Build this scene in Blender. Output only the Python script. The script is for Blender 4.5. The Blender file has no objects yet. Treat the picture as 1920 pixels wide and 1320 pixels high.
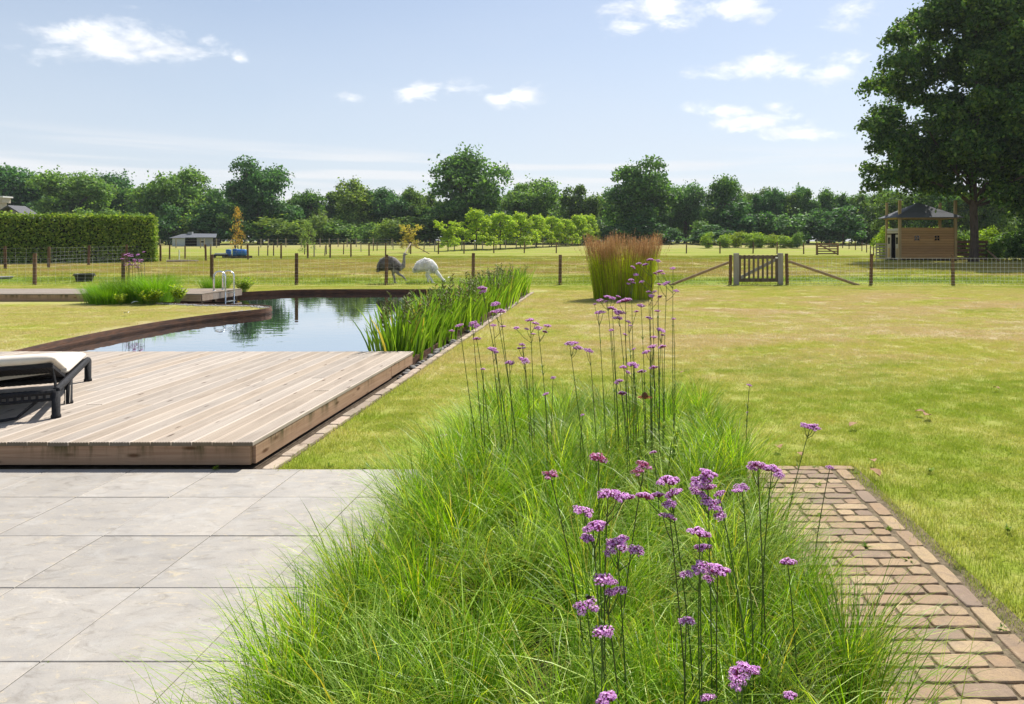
import bpy, math, random
import numpy as np
from mathutils import Vector, Matrix, geometry

R = math.radians
scene = bpy.context.scene
COL = scene.collection
random.seed(7)
RNG = np.random.default_rng(11)

# ------------------------------------------------------------------ camera
CAM_H, FPX, CU, CV = 1.65, 1330.0, 1145.0, 450.0     # eye height, focal length and vanishing point in photo pixels
cam_d = bpy.data.cameras.new('camera')
cam = bpy.data.objects.new('camera', cam_d)
COL.objects.link(cam)
cam.location = (0, 0, CAM_H)
cam.rotation_euler = (R(90), 0, 0)
cam_d.sensor_width = 36.0
cam_d.lens = FPX / 1920 * 36.0
cam_d.shift_x = (960 - CU) / 1920
cam_d.shift_y = (CV - 660) / 1920
cam_d.clip_start = 0.05
cam_d.clip_end = 3000
scene.camera = cam

# ------------------------------------------------------------------ light
SUN_AZ, SUN_EL = 24.0, 52.0        # azimuth from +Y towards +X
sd = Vector((math.sin(R(SUN_AZ)) * math.cos(R(SUN_EL)), math.cos(R(SUN_AZ)) * math.cos(R(SUN_EL)), math.sin(R(SUN_EL))))
sun_d = bpy.data.lights.new('sun', 'SUN')
sun_d.energy = 5.0
sun_d.angle = R(0.53)
sun_d.color = (1.0, 0.955, 0.88)
sun = bpy.data.objects.new('sun', sun_d)
COL.objects.link(sun)
sun.rotation_euler = sd.to_track_quat('Z', 'Y').to_euler()
sun.location = (20, 40, 60)

vs = scene.view_settings
vs.view_transform = 'Standard'
vs.look = 'None'
vs.gamma = 1.0
vs.use_curve_mapping = False
vs.exposure = 0.57
try:
    scene.cycles.use_denoising = True
    scene.cycles.max_bounces = 8
    scene.cycles.transparent_max_bounces = 8
    scene.cycles.sample_clamp_indirect = 6.0
except Exception:
    pass

world = bpy.data.worlds.new('World')
scene.world = world
world.use_nodes = True
wt = world.node_tree
wt.nodes.clear()

class NT:
    """small helper around a node tree"""
    def __init__(s, tree):
        s.t = tree
    def n(s, typ, props=None, **inp):
        nd = s.t.nodes.new(typ)
        for k, v in (props or {}).items():
            setattr(nd, k, v)
        for k, v in inp.items():
            key = int(k[1:]) if k[0] == 'i' and k[1:].isdigit() else k.replace('_', ' ')
            s.set(nd.inputs[key], v)
        return nd
    def set(s, sock, v):
        if isinstance(v, bpy.types.NodeSocket):
            s.t.links.new(v, sock)
        else:
            sock.default_value = v
    def math(s, op, a, b=0.0, c=None, clamp=False):
        nd = s.t.nodes.new('ShaderNodeMath'); nd.operation = op; nd.use_clamp = clamp
        s.set(nd.inputs[0], a); s.set(nd.inputs[1], b)
        if c is not None: s.set(nd.inputs[2], c)
        return nd.outputs[0]
    def vmath(s, op, a, b=(0, 0, 0), out=0):
        nd = s.t.nodes.new('ShaderNodeVectorMath'); nd.operation = op
        s.set(nd.inputs[0], a); s.set(nd.inputs[1], b)
        return nd.outputs[out]
    def mix(s, f, a, b, mode='MIX'):
        nd = s.t.nodes.new('ShaderNodeMix'); nd.data_type = 'RGBA'; nd.blend_type = mode; nd.clamp_factor = True
        s.set(nd.inputs[0], f)
        s.set(nd.inputs[6], a if isinstance(a, bpy.types.NodeSocket) else (*a[:3], 1))
        s.set(nd.inputs[7], b if isinstance(b, bpy.types.NodeSocket) else (*b[:3], 1))
        return nd.outputs[2]
    def noise(s, vec, scale=5.0, detail=4.0, rough=0.55, dist=0.0, dim='3D'):
        nd = s.t.nodes.new('ShaderNodeTexNoise'); nd.noise_dimensions = dim
        s.set(nd.inputs['Vector'], vec)
        nd.inputs['Scale'].default_value = scale; nd.inputs['Detail'].default_value = detail
        nd.inputs['Roughness'].default_value = rough; nd.inputs['Distortion'].default_value = dist
        return nd.outputs[0]
    def rng(s, v, a, b, c=0.0, d=1.0, smooth=False):
        nd = s.t.nodes.new('ShaderNodeMapRange'); nd.clamp = True
        if smooth: nd.interpolation_type = 'SMOOTHSTEP'
        s.set(nd.inputs[0], v)
        for i, x in enumerate((a, b, c, d)): nd.inputs[i + 1].default_value = x
        return nd.outputs[0]
    def comb(s, x=0.0, y=0.0, z=0.0):
        nd = s.t.nodes.new('ShaderNodeCombineXYZ')
        for i, v in enumerate((x, y, z)): s.set(nd.inputs[i], v)
        return nd.outputs[0]
    def sep(s, v):
        nd = s.t.nodes.new('ShaderNodeSeparateXYZ'); s.set(nd.inputs[0], v)
        return nd.outputs

w = NT(wt)
sky = w.n('ShaderNodeTexSky', {'sky_type': 'NISHITA', 'sun_disc': False})
sky.sun_elevation = R(SUN_EL)
sky.sun_rotation = R(SUN_AZ)
sky.altitude = 0
sky.air_density = 1.0
sky.dust_density = 1.0
sky.ozone_density = 1.6
tc = w.n('ShaderNodeTexCoord')
dirv = tc.outputs['Generated']
dx, dy, dz = w.sep(dirv)
ay = w.math('MAXIMUM', dy, 0.05)
az_t = w.math('DIVIDE', dx, ay)
el_t = w.math('DIVIDE', dz, ay)
ae = w.comb(az_t, el_t, 0.0)
# the clouds that stand in the northern sky: (azimuth tan, elevation tan, half sizes), read as directions
CL = [(215, 78, 190, 46, 1), (130, 70, 90, 34, .9), (300, 98, 120, 24, .9), (385, 76, 30, 15, .75), (448, 108, 16, 12, .42),
      (770, 178, 48, 17, .9), (800, 162, 34, 13, .6), (862, 168, 34, 13, .35), (985, 176, 42, 28, .9), (940, 190, 32, 14, .65), (660, 183, 26, 9, .4),
      (1430, 128, 120, 28, 1), (1375, 128, 60, 20, .7), (1565, 136, 55, 30, .75), (1602, 110, 28, 13, .6),
      (1370, 207, 75, 17, .85), (1430, 228, 90, 20, .8), (1500, 246, 95, 26, 1), (1455, 199, 32, 16, .75),
      (1250, 14, 110, 38, .9), (1385, 14, 72, 34, .85), (1185, 50, 60, 16, .55), (1275, 38, 40, 16, .6), (1590, 20, 50, 26, .5), (1180, 10, 60, 24, .5)]
boost = None
for (u, v, hw, hh, g) in CL:
    c = ((u - CU) / FPX, (CV - v) / FPX, 0)
    q = w.vmath('MULTIPLY', w.vmath('SUBTRACT', ae, c), (FPX / hw, FPX / hh, 0))
    ln = w.vmath('LENGTH', q, out=1)
    b = w.math('MULTIPLY', w.math('SUBTRACT', 1.0, ln), g)
    boost = b if boost is None else w.math('MAXIMUM', boost, b)
front = w.math('GREATER_THAN', dy, 0.3)
boost = w.math('MULTIPLY', w.math('MAXIMUM', boost, -0.6), front)
boost = w.math('SUBTRACT', boost, w.math('MULTIPLY', w.math('SUBTRACT', 1.0, front), 0.6))
n1 = w.noise(w.vmath('MULTIPLY', dirv, (1, 1, 2.0)), 16.0, 8.0, 0.62, 0.25)
n2 = w.noise(w.vmath('MULTIPLY', dirv, (1, 1, 2.6)), 3.0, 5.0, 0.55, 0.3)
# the same kind of scattered fair weather clouds over the rest of the sky
rest = w.rng(n2, 0.60, 0.74, -0.55, 0.45)
upz = w.rng(dz, 0.30, 0.45)
rest = w.math('ADD', w.math('MULTIPLY', rest, w.math('MAXIMUM', upz, w.math('SUBTRACT', 1.0, front))), w.math('MULTIPLY', w.math('SUBTRACT', 1.0, w.math('MAXIMUM', upz, w.math('SUBTRACT', 1.0, front))), -0.6))
field = w.math('ADD', w.math('MAXIMUM', boost, rest), w.math('MULTIPLY', w.math('SUBTRACT', n1, 0.5), 3.0))
cmask = w.rng(field, -0.05, 0.95, 0, 1, True)
# thin streaks low over the horizon, all the way round
azi = w.math('ARCTAN2', dx, dy)
st = w.noise(w.comb(w.math('MULTIPLY', azi, 2.2), w.math('MULTIPLY', dz, 46.0), 0.0), 1.0, 4.0, 0.5, 0.15)
band = w.math('MULTIPLY', w.rng(dz, 0.135, 0.10, 0, 1, True), w.rng(dz, 0.0, 0.02))
smask = w.math('MULTIPLY', w.rng(st, 0.42, 0.60, 0, 0.75, True), band)
veil = w.math('MULTIPLY', w.rng(dz, 0.0, 0.38, 0.85, 0.16), w.rng(w.noise(w.vmath('MULTIPLY', dirv, (1, 1, 3)), 1.6, 3.0), 0.3, 0.7, 0.75, 1.15))
c0 = w.mix(veil, sky.outputs[0], (5.9, 6.4, 7.2))
c1 = w.mix(smask, c0, (7.2, 7.3, 7.5))
shade = w.rng(w.noise(w.vmath('MULTIPLY', dirv, (1, 1, 2.2)), 22.0, 5.0), 0.35, 0.6)
c2 = w.mix(cmask, c1, w.mix(shade, (7.6, 7.8, 8.2), (9.8, 9.8, 9.8)))
bg = w.n('ShaderNodeBackground', Color=c2)
bg.inputs[1].default_value = 0.087
wo = w.n('ShaderNodeOutputWorld')
wt.links.new(bg.outputs[0], wo.inputs[0])

# ------------------------------------------------------------------ helpers
G0 = -0.03
def gz(y):
    t = min(1, max(0, (y - 70) / 70.0)); t = t * t * (3 - 2 * t)
    return G0 + 1.05 * t
def P(u, v, z=0.0):
    """where the sight line of a photo pixel meets the level z"""
    y = FPX * (CAM_H - z) / (v - CV)
    return ((u - CU) * y / FPX, y)
def at(u, v, y):
    """the point at distance y on the sight line of a photo pixel"""
    return ((u - CU) * y / FPX, y, CAM_H - (v - CV) * y / FPX)

def tag(o, label=None, cat=None, group=None, kind=None):
    if label: o['label'] = label
    if cat: o['category'] = cat
    if group: o['group'] = group
    if kind: o['kind'] = kind
    return o
def thing(name, loc, label, cat, group=None, rz=0.0):
    o = bpy.data.objects.new(name, None)
    o.empty_display_size = 0.1
    COL.objects.link(o)
    o.location = loc; o.rotation_euler = (0, 0, rz)
    return tag(o, label, cat, group)
def link(name, me, parent=None, mat=None, loc=None, rot=None, scale=None):
    o = bpy.data.objects.new(name, me)
    COL.objects.link(o)
    if parent: o.parent = parent
    if loc is not None: o.location = loc
    if rot is not None: o.rotation_euler = rot
    if scale is not None: o.scale = scale
    if mat is not None:
        if not me.materials: me.materials.append(mat)
        elif me.materials[0] is not mat:
            o.material_slots[0].link = 'OBJECT'; o.material_slots[0].material = mat
    return o

def np_mesh(name, V, F, C=None, mat=None, smooth=False):
    """V (n,3); F (m,3|4) integer array; C (n,3) colours of the thing itself"""
    me = bpy.data.meshes.new(name)
    V = np.asarray(V, np.float32); F = np.asarray(F, np.int32)
    me.vertices.add(len(V)); me.vertices.foreach_set('co', V.ravel())
    k = F.shape[1]
    me.loops.add(F.size); me.loops.foreach_set('vertex_index', F.ravel())
    me.polygons.add(len(F)); me.polygons.foreach_set('loop_start', np.arange(0, F.size, k, dtype=np.int32))
    try: me.polygons.foreach_set('loop_total', np.full(len(F), k, np.int32))
    except Exception: pass
    if smooth: me.polygons.foreach_set('use_smooth', np.ones(len(F), bool))
    if C is not None:
        a = me.attributes.new('col', 'FLOAT_COLOR', 'POINT')
        a.data.foreach_set('color', np.hstack([np.asarray(C, np.float32), np.ones((len(V), 1), np.float32)]).ravel())
    me.update(calc_edges=True)
    if mat: me.materials.append(mat)
    return me

class MB:
    def __init__(s): s.v = []; s.f = []; s.c = []; s.cc = (1, 1, 1)
    def add(s, vs, fs):
        b = len(s.v); s.v += [tuple(p) for p in vs]; s.f += [tuple(i + b for i in f) for f in fs]; s.c += [s.cc] * len(vs)
        return s
    def box(s, c, d, rz=0.0, M=None, bev=0.0):
        x, y, z = d[0] / 2, d[1] / 2, d[2] / 2
        if bev:
            b = bev
            p = [(-x, -y, -z), (x, -y, -z), (x, y, -z), (-x, y, -z), (-x, -y, z - b), (x, -y, z - b), (x, y, z - b), (-x, y, z - b),
                 (-x + b, -y + b, z), (x - b, -y + b, z), (x - b, y - b, z), (-x + b, y - b, z)]
            f = [(0, 3, 2, 1), (0, 1, 5, 4), (1, 2, 6, 5), (2, 3, 7, 6), (3, 0, 4, 7), (4, 5, 9, 8), (5, 6, 10, 9), (6, 7, 11, 10), (7, 4, 8, 11), (8, 9, 10, 11)]
        else:
            p = [(-x, -y, -z), (x, -y, -z), (x, y, -z), (-x, y, -z), (-x, -y, z), (x, -y, z), (x, y, z), (-x, y, z)]
            f = [(0, 3, 2, 1), (0, 1, 5, 4), (1, 2, 6, 5), (2, 3, 7, 6), (3, 0, 4, 7), (4, 5, 6, 7)]
        m = M if M is not None else Matrix.Rotation(rz, 4, 'Z')
        return s.add([tuple(m @ Vector(q) + Vector(c)) for q in p], f)
    def bar(s, a, b, wd, ht, up=(0, 0, 1)):
        """a straight beam of rectangular section from a to b"""
        a = Vector(a); b = Vector(b); t = (b - a).normalized(); sd_ = t.cross(Vector(up))
        if sd_.length < 1e-4: sd_ = t.cross(Vector((0, 1, 0)))
        sd_.normalize(); u = sd_.cross(t)
        p = []
        for q in (a, b):
            for i, j in ((-1, -1), (1, -1), (1, 1), (-1, 1)): p.append(q + sd_ * (i * wd / 2) + u * (j * ht / 2))
        return s.add(p, [(3, 2, 1, 0), (4, 5, 6, 7), (0, 1, 5, 4), (1, 2, 6, 5), (2, 3, 7, 6), (3, 0, 4, 7)])
    def tube(s, pts, rad, n=8, cap=True, squash=None):
        pts = [Vector(p) for p in pts]
        if not hasattr(rad, '__len__'): rad = [rad] * len(pts)
        ref = None; rings = []
        for i, p in enumerate(pts):
            t = (pts[min(i + 1, len(pts) - 1)] - pts[max(i - 1, 0)]).normalized()
            if ref is None:
                ref = Vector((0, 0, 1)) if abs(t.z) < 0.9 else Vector((1, 0, 0))
            a = (ref - t * ref.dot(t)).normalized(); ref = a; b = t.cross(a)
            ka, kb = (squash[i] if squash else (1, 1))
            rings.append([p + (a * math.cos(2 * math.pi * k / n) * ka + b * math.sin(2 * math.pi * k / n) * kb) * rad[i] for k in range(n)])
        v = [q for r in rings for q in r]; f = []
        for i in range(len(pts) - 1):
            for k in range(n):
                f.append((i * n + k, i * n + (k + 1) % n, (i + 1) * n + (k + 1) % n, (i + 1) * n + k))
        if cap:
            f.append(tuple(range(n - 1, -1, -1))); f.append(tuple((len(pts) - 1) * n + k for k in range(n)))
        return s.add(v, f)
    def mesh(s, name, smooth=False):
        me = bpy.data.meshes.new(name)
        me.from_pydata(s.v, [], s.f)
        a = me.attributes.new('col', 'FLOAT_COLOR', 'POINT')
        a.data.foreach_set('color', np.hstack([np.array(s.c, np.float32), np.ones((len(s.v), 1), np.float32)]).ravel())
        if smooth: me.polygons.foreach_set('use_smooth', np.ones(len(me.polygons), bool))
        me.update()
        return me
    def build(s, name, mat, parent=None, smooth=False, loc=None):
        return link(name, s.mesh(name, smooth), parent, mat, loc)

# ------------------------------------------------------------------ materials
def new_mat(name):
    m = bpy.data.materials.new(name); m.use_nodes = True
    m.node_tree.nodes.clear()
    return m, NT(m.node_tree)
def finish(t, sh, bump=None):
    o = t.n('ShaderNodeOutputMaterial'); t.t.links.new(sh, o.inputs[0])
def plain(name, a, b=None, rough=0.8, spec=0.3, scale=6.0, stretch=(1, 1, 1), bump=0.0, bscale=60.0, metal=0.0, rand=0.0, coord='Object', detail=5.0, dark=None, darkscale=3.0, lo=.32, hi=.68):
    m, t = new_mat(name)
    if coord == 'Object': pos = t.n('ShaderNodeTexCoord').outputs['Object']
    else: pos = t.n('ShaderNodeNewGeometry').outputs['Position']
    oi = t.n('ShaderNodeObjectInfo')
    pos = t.vmath('ADD', pos, t.vmath('SCALE', t.comb(oi.outputs['Random'], oi.outputs['Random'], 0.3), (0, 0, 0))) if False else pos
    sh = t.vmath('ADD', t.vmath('MULTIPLY', pos, stretch), t.comb(t.math('MULTIPLY', oi.outputs['Random'], 37.0), t.math('MULTIPLY', oi.outputs['Random'], 91.0), 0.0))
    n = t.noise(sh, scale, detail, 0.6)
    c = t.mix(t.rng(n, lo, hi), a, b or a)
    if dark:
        n3 = t.noise(sh, darkscale, 6.0, 0.65, 0.4)
        c = t.mix(t.rng(n3, 0.55, 0.72), c, dark)
    if rand:
        hs = t.n('ShaderNodeHueSaturation', Color=c)
        t.set(hs.inputs['Value'], t.rng(oi.outputs['Random'], 0, 1, 1 - rand, 1 + rand))
        rr = t.math('FRACT', t.math('MULTIPLY', oi.outputs['Random'], 17.3))
        t.set(hs.inputs['Hue'], t.rng(rr, 0, 1, 0.5 - rand * 0.04, 0.5 + rand * 0.04))
        c = hs.outputs[0]
    p = t.n('ShaderNodeBsdfPrincipled', Base_Color=c, Roughness=rough, Metallic=metal)
    p.inputs['Specular IOR Level'].default_value = spec
    if bump:
        nb = t.noise(t.vmath('MULTIPLY', sh, (1, 1, 1)), bscale, 4.0, 0.6)
        bp = t.n('ShaderNodeBump', Height=nb); bp.inputs['Strength'].default_value = bump; bp.inputs['Distance'].default_value = 0.01
        t.t.links.new(bp.outputs[0], p.inputs['Normal'])
    finish(t, p.outputs[0])
    return m
def foliage(name, tint=(1, 1, 1), trans=0.35, gloss=0.25, rough=0.45, tcol=(1.25, 1.25, 0.55), lawncol=None):
    m, t = new_mat(name)
    if lawncol: c = t.mix(1.0, lawncol(t), t.n('ShaderNodeAttribute', {'attribute_name': 'col'}).outputs['Color'], 'MULTIPLY')
    else: c = t.n('ShaderNodeAttribute', {'attribute_name': 'col'}).outputs['Color']
    c = t.mix(1.0, c, tint, 'MULTIPLY')
    p = t.n('ShaderNodeBsdfPrincipled', Base_Color=c, Roughness=rough)
    p.inputs['Specular IOR Level'].default_value = gloss
    tr = t.n('ShaderNodeBsdfTranslucent', Color=t.mix(1.0, c, tcol, 'MULTIPLY'))
    mx = t.n('ShaderNodeMixShader'); mx.inputs[0].default_value = trans
    t.t.links.new(p.outputs[0], mx.inputs[1]); t.t.links.new(tr.outputs[0], mx.inputs[2])
    finish(t, mx.outputs[0])
    return m
def attr_mat(name, rough=0.7, spec=0.3):
    m, t = new_mat(name)
    c = t.n('ShaderNodeAttribute', {'attribute_name': 'col'}).outputs['Color']
    p = t.n('ShaderNodeBsdfPrincipled', Base_Color=c, Roughness=rough); p.inputs['Specular IOR Level'].default_value = spec
    finish(t, p.outputs[0]); return m

def grass_colour(t):
    """mown lawn near, grazed meadow beyond the fence: growth and drought patches of the turf itself"""
    pos = t.n('ShaderNodeNewGeometry').outputs['Position']
    x, y, z = t.sep(pos)
    p2 = t.comb(x, y, 0.0)
    big = t.noise(p2, 0.22, 4.0, 0.6, 0.6)
    mid = t.noise(t.vmath('MULTIPLY', p2, (0.7, 1.5, 1)), 0.9, 5.0, 0.62, 0.3)
    fine = t.noise(p2, 9.0, 4.0, 0.7)
    tiny = t.noise(p2, 55.0, 3.0, 0.7)
    # lawn
    dry_y = t.math('MULTIPLY', t.rng(y, 7.0, 12.0, 0, 1, True), t.rng(y, 25.5, 21.0, 0.35, 1, True))
    d = t.math('ADD', t.math('MULTIPLY', dry_y, 0.17), t.math('ADD', t.math('MULTIPLY', big, 0.50), t.math('MULTIPLY', mid, 0.60)))
    d = t.math('ADD', d, t.math('ADD', t.math('MULTIPLY', t.math('SUBTRACT', fine, 0.5), 0.38), t.math('MULTIPLY', t.math('SUBTRACT', t.noise(p2, 2.8, 4.0, 0.6), 0.5), 0.40)))
    lawn = t.mix(t.rng(d, 0.44, 0.68), (0.270, 0.345, 0.042), (0.465, 0.455, 0.140))
    lawn = t.mix(t.rng(d, 0.66, 0.88), lawn, (0.50, 0.42, 0.24))
    tanp = t.noise(t.vmath('MULTIPLY', p2, (0.55, 1.25, 1)), 0.55, 6.0, 0.62, 0.5)
    tan_f = t.math('MULTIPLY', t.rng(t.math('ADD', tanp, t.math('MULTIPLY', t.math('SUBTRACT', fine, 0.5), 0.34)), 0.42, 0.60), t.math('MULTIPLY', dry_y, t.rng(x, -1.0, 3.0, 0.5, 1.0)))
    lawn = t.mix(tan_f, lawn, (0.53, 0.43, 0.28))
    # meadow
    d2 = t.math('ADD', t.math('MULTIPLY', t.noise(t.vmath('MULTIPLY', p2, (0.10, 0.42, 1)), 1.0, 5.0, 0.6, 0.5), 1.0), t.math('MULTIPLY', t.math('SUBTRACT', fine, 0.5), 0.25))
    lush = t.math('MULTIPLY', t.rng(y, 33.5, 30.5, 0, 1, True), 0.14)
    arid = t.math('MULTIPLY', t.math('MULTIPLY', t.rng(y, 31.5, 35, 0, 1, True), t.rng(y, 66, 50, 0, 1, True)), 0.12)
    d2 = t.math('ADD', t.math('SUBTRACT', d2, lush), arid)
    mead = t.mix(t.rng(d2, 0.28, 0.52), (0.150, 0.220, 0.020), (0.290, 0.310, 0.050))
    mead = t.mix(t.rng(d2, 0.50, 0.68), mead, (0.34, 0.27, 0.11))
    far = t.math('MULTIPLY', t.rng(y, 96, 110, 0, 0.45, True), t.rng(y, 140, 130, 0, 1))
    mead = t.mix(far, mead, (0.42, 0.33, 0.17))
    c = t.mix(t.rng(y, 26.3, 26.8), lawn, mead)
    # bare earth scrapes beside the ditch and before the hut
    scr = t.math('MULTIPLY', t.rng(t.noise(t.vmath('MULTIPLY', p2, (0.25, 1.0, 1)), 0.8, 5.0, 0.6), 0.56, 0.66), t.math('MULTIPLY', t.rng(y, 31, 33), t.rng(y, 46, 38)))
    c = t.mix(t.math('MULTIPLY', scr, 0.55), c, (0.20, 0.125, 0.075))
    return t.mix(t.rng(tiny, 0.3, 0.7, 0.0, 0.35), c, t.mix(1.0, c, (0.55, 0.6, 0.5), 'MULTIPLY'))

def make_ground_mat():
    m, t = new_mat('turf')
    c = grass_colour(t)
    pos = t.n('ShaderNodeNewGeometry').outputs['Position']
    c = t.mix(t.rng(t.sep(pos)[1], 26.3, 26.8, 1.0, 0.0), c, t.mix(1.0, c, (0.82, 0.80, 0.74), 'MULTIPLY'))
    p = t.n('ShaderNodeBsdfPrincipled', Base_Color=c, Roughness=0.95); p.inputs['Specular IOR Level'].default_value = 0.1
    bp = t.n('ShaderNodeBump', Height=t.math('ADD', t.noise(pos, 40.0, 4.0, 0.7), t.math('MULTIPLY', t.noise(pos, 7.0, 4.0, 0.7), 2.0)))
    bp.inputs['Strength'].default_value = 0.6; bp.inputs['Distance'].default_value = 0.03
    t.t.links.new(bp.outputs[0], p.inputs['Normal'])
    finish(t, p.outputs[0]); return m
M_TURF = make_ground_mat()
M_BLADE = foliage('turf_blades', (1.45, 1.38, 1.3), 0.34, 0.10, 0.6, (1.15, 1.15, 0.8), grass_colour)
M_SOIL = plain('soil', (0.055, 0.04, 0.028), (0.11, 0.085, 0.06), 0.95, 0.1, 14, bump=0.8, bscale=45, coord='W')
M_SAND = plain('joint_sand', (0.10, 0.078, 0.05), (0.22, 0.175, 0.115), 0.95, 0.1, 30, bump=0.6, bscale=120, coord='W', dark=(0.05, 0.06, 0.02), darkscale=5)
M_GROUT = plain('joint_grout', (0.03, 0.028, 0.024), (0.07, 0.065, 0.05), 0.95, 0.1, 12, coord='W')
M_LEAF_LIME = foliage('lime_leaves', (2.9, 2.7, 1.8), 0.45, 0.12, 0.55, (1.3, 1.3, 0.5))
M_LEAF = foliage('leaves', (1.3, 1.3, 1.0), 0.45, 0.2)
M_LEAF_OAK = foliage('oak_leaves', (1.9, 1.85, 1.75), 0.40, 0.12, 0.55, (1.3, 1.4, 0.5))
M_GRASS = foliage('ornamental_grass', (1.60, 1.78, 0.85), 0.40, 0.22, 0.38, (1.35, 1.38, 0.40))
M_PLUME = foliage('grass_plumes', (1, 1, 1), 0.30, 0.1, 0.7, (1.2, 1.0, 0.8))
M_FLOWER = foliage('petals', (1.45, 1.45, 1.3), 0.5, 0.15, 0.6, (1.1, 0.95, 1.15))
M_STEM = foliage('flower_stems', (1.7, 1.7, 1.4), 0.2, 0.3, 0.5)
M_BARK = plain('bark', (0.060, 0.045, 0.034), (0.13, 0.10, 0.078), 0.95, 0.1, 9, (1, 1, 0.25), 1.0, 30)
M_POST = plain('round_post_wood', (0.085, 0.050, 0.030), (0.19, 0.115, 0.068), 0.9, 0.15, 10, (1, 1, 0.12), 0.5, 40, rand=0.18)
M_POST_PALE = plain('pale_post_wood', (0.24, 0.20, 0.14), (0.36, 0.30, 0.22), 0.9, 0.15, 10, (1, 1, 0.12), 0.3, 40, rand=0.2)
M_WIRE = plain('galvanised_wire', (0.62, 0.63, 0.62), (0.72, 0.73, 0.72), 0.5, 0.5, metal=0.2)
M_STEEL = plain('stainless_tube', (0.72, 0.73, 0.74), (0.8, 0.8, 0.8), 0.22, 0.5, metal=1.0)
M_CORTEN = plain('weathered_steel', (0.050, 0.024, 0.015), (0.125, 0.055, 0.026), 0.75, 0.3, 5, (1, 1, 6), 0.3, 60, coord='W', dark=(0.022, 0.016, 0.013), darkscale=1.6)
M_STONE = plain('kerb_stone', (0.30, 0.235, 0.175), (0.40, 0.33, 0.26), 0.9, 0.2, 16, bump=0.5, bscale=70, rand=0.22, dark=(0.16, 0.12, 0.09), darkscale=7)
M_PEBBLE = plain('pebbles', (0.22, 0.21, 0.20), (0.42, 0.40, 0.37), 0.8, 0.3, 40)
M_BLACKPL = plain('black_rubber', (0.014, 0.015, 0.016), (0.03, 0.03, 0.032), 0.55, 0.4, 20)
# ------------------------------------------------------------------ ground, pond, paving
def smooth_poly(pts, it=2):
    for _ in range(it):
        q = []
        for i in range(len(pts)):
            a = pts[i]; b = pts[(i + 1) % len(pts)]
            q.append((a[0] * .75 + b[0] * .25, a[1] * .75 + b[1] * .25)); q.append((a[0] * .25 + b[0] * .75, a[1] * .25 + b[1] * .75))
        pts = q
    return pts
POND = [(-2.78, 8.6), (-2.78, 8.9), (-2.76, 16), (-2.72, 22.6), (-2.75, 23.25), (-3.2, 23.6), (-6, 23.62), (-9.6, 23.6), (-10.6, 23.35), (-11.2, 22.75), (-11.7, 22.2), (-12.3, 21.6),
        (-12.4, 20.0), (-12.2, 18.95), (-11.4, 18.5), (-10.4, 18.2), (-9.5, 18.1), (-8.85, 17.95), (-8.36, 17.55), (-8.2, 17.0), (-8.42, 16.45), (-8.8, 15.7), (-9.06, 14.4), (-9.1, 12.9),
        (-9.0, 11.6), (-8.8, 10.4), (-8.55, 9.5), (-8.5, 8.9), (-8.5, 8.6)]
POND = smooth_poly(POND)
def inside(pt, poly):
    x, y = pt; r = False; j = len(poly) - 1
    for i in range(len(poly)):
        xi, yi = poly[i]; xj, yj = poly[j]
        if (yi > y) != (yj > y) and x < (xj - xi) * (y - yi) / (yj - yi) + xi: r = not r
        j = i
    return r
def make_ground():
    pts = [Vector(p) for p in POND]; n = len(pts)
    edges = [(i, (i + 1) % n) for i in range(n)]
    ys = [-12, 0, 6, 27, 40, 55, 70] + list(range(76, 150, 6)) + [180, 260, 330]
    for y in ys:
        for x in [-300, -180, -120, -80, -50, -25, -14, 0, 14, 30, 60, 90, 130, 200, 300]:
            if not inside((x, y), POND): pts.append(Vector((x, y)))
    vs_, es, fs, *_ = geometry.delaunay_2d_cdt(pts, edges, [], 0, 1e-6)
    f2 = []
    for f in fs:
        c = sum((vs_[i] for i in f), Vector((0, 0))) / len(f)
        if not inside((c.x, c.y), POND): f2.append(tuple(f))
    me = bpy.data.meshes.new('ground')
    me.from_pydata([(v.x, v.y, gz(v.y)) for v in vs_], [], f2); me.update()
    o = link('ground', me, None, M_TURF)
    tag(o, kind='structure')
make_ground()

def water_mat():
    m, t = new_mat('pond_water')
    pos = t.n('ShaderNodeNewGeometry').outputs['Position']
    p = t.n('ShaderNodeBsdfGlossy', Roughness=0.012); p.inputs['Color'].default_value = (0.93, 0.97, 1.0, 1)
    df = t.n('ShaderNodeBsdfDiffuse'); df.inputs['Color'].default_value = (0.012, 0.017, 0.018, 1)
    h = t.math('ADD', t.noise(t.vmath('MULTIPLY', pos, (0.8, 1.5, 1)), 2.2, 2.0, 0.45, 0.5), t.math('MULTIPLY', t.noise(pos, 9.0, 2.0, 0.5), 0.10))
    bp = t.n('ShaderNodeBump', Height=h); bp.inputs['Strength'].default_value = 0.035; bp.inputs['Distance'].default_value = 0.05
    t.t.links.new(bp.outputs[0], p.inputs['Normal'])
    fr = t.n('ShaderNodeFresnel', IOR=1.33)
    mx = t.n('ShaderNodeMixShader', i0=t.math('POWER', fr.outputs[0], 0.14))
    t.t.links.new(df.outputs[0], mx.inputs[1]); t.t.links.new(p.outputs[0], mx.inputs[2])
    finish(t, mx.outputs[0]); return m
WZ = -0.125
me = bpy.data.meshes.new('pond_water')
me.from_pydata([(x, y, WZ) for x, y in POND], [], [tuple(range(len(POND)))]); me.update()
# walls of soil under the rim keep the basin closed
tag(link('pond_water', me, None, water_mat()), kind='structure')

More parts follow.
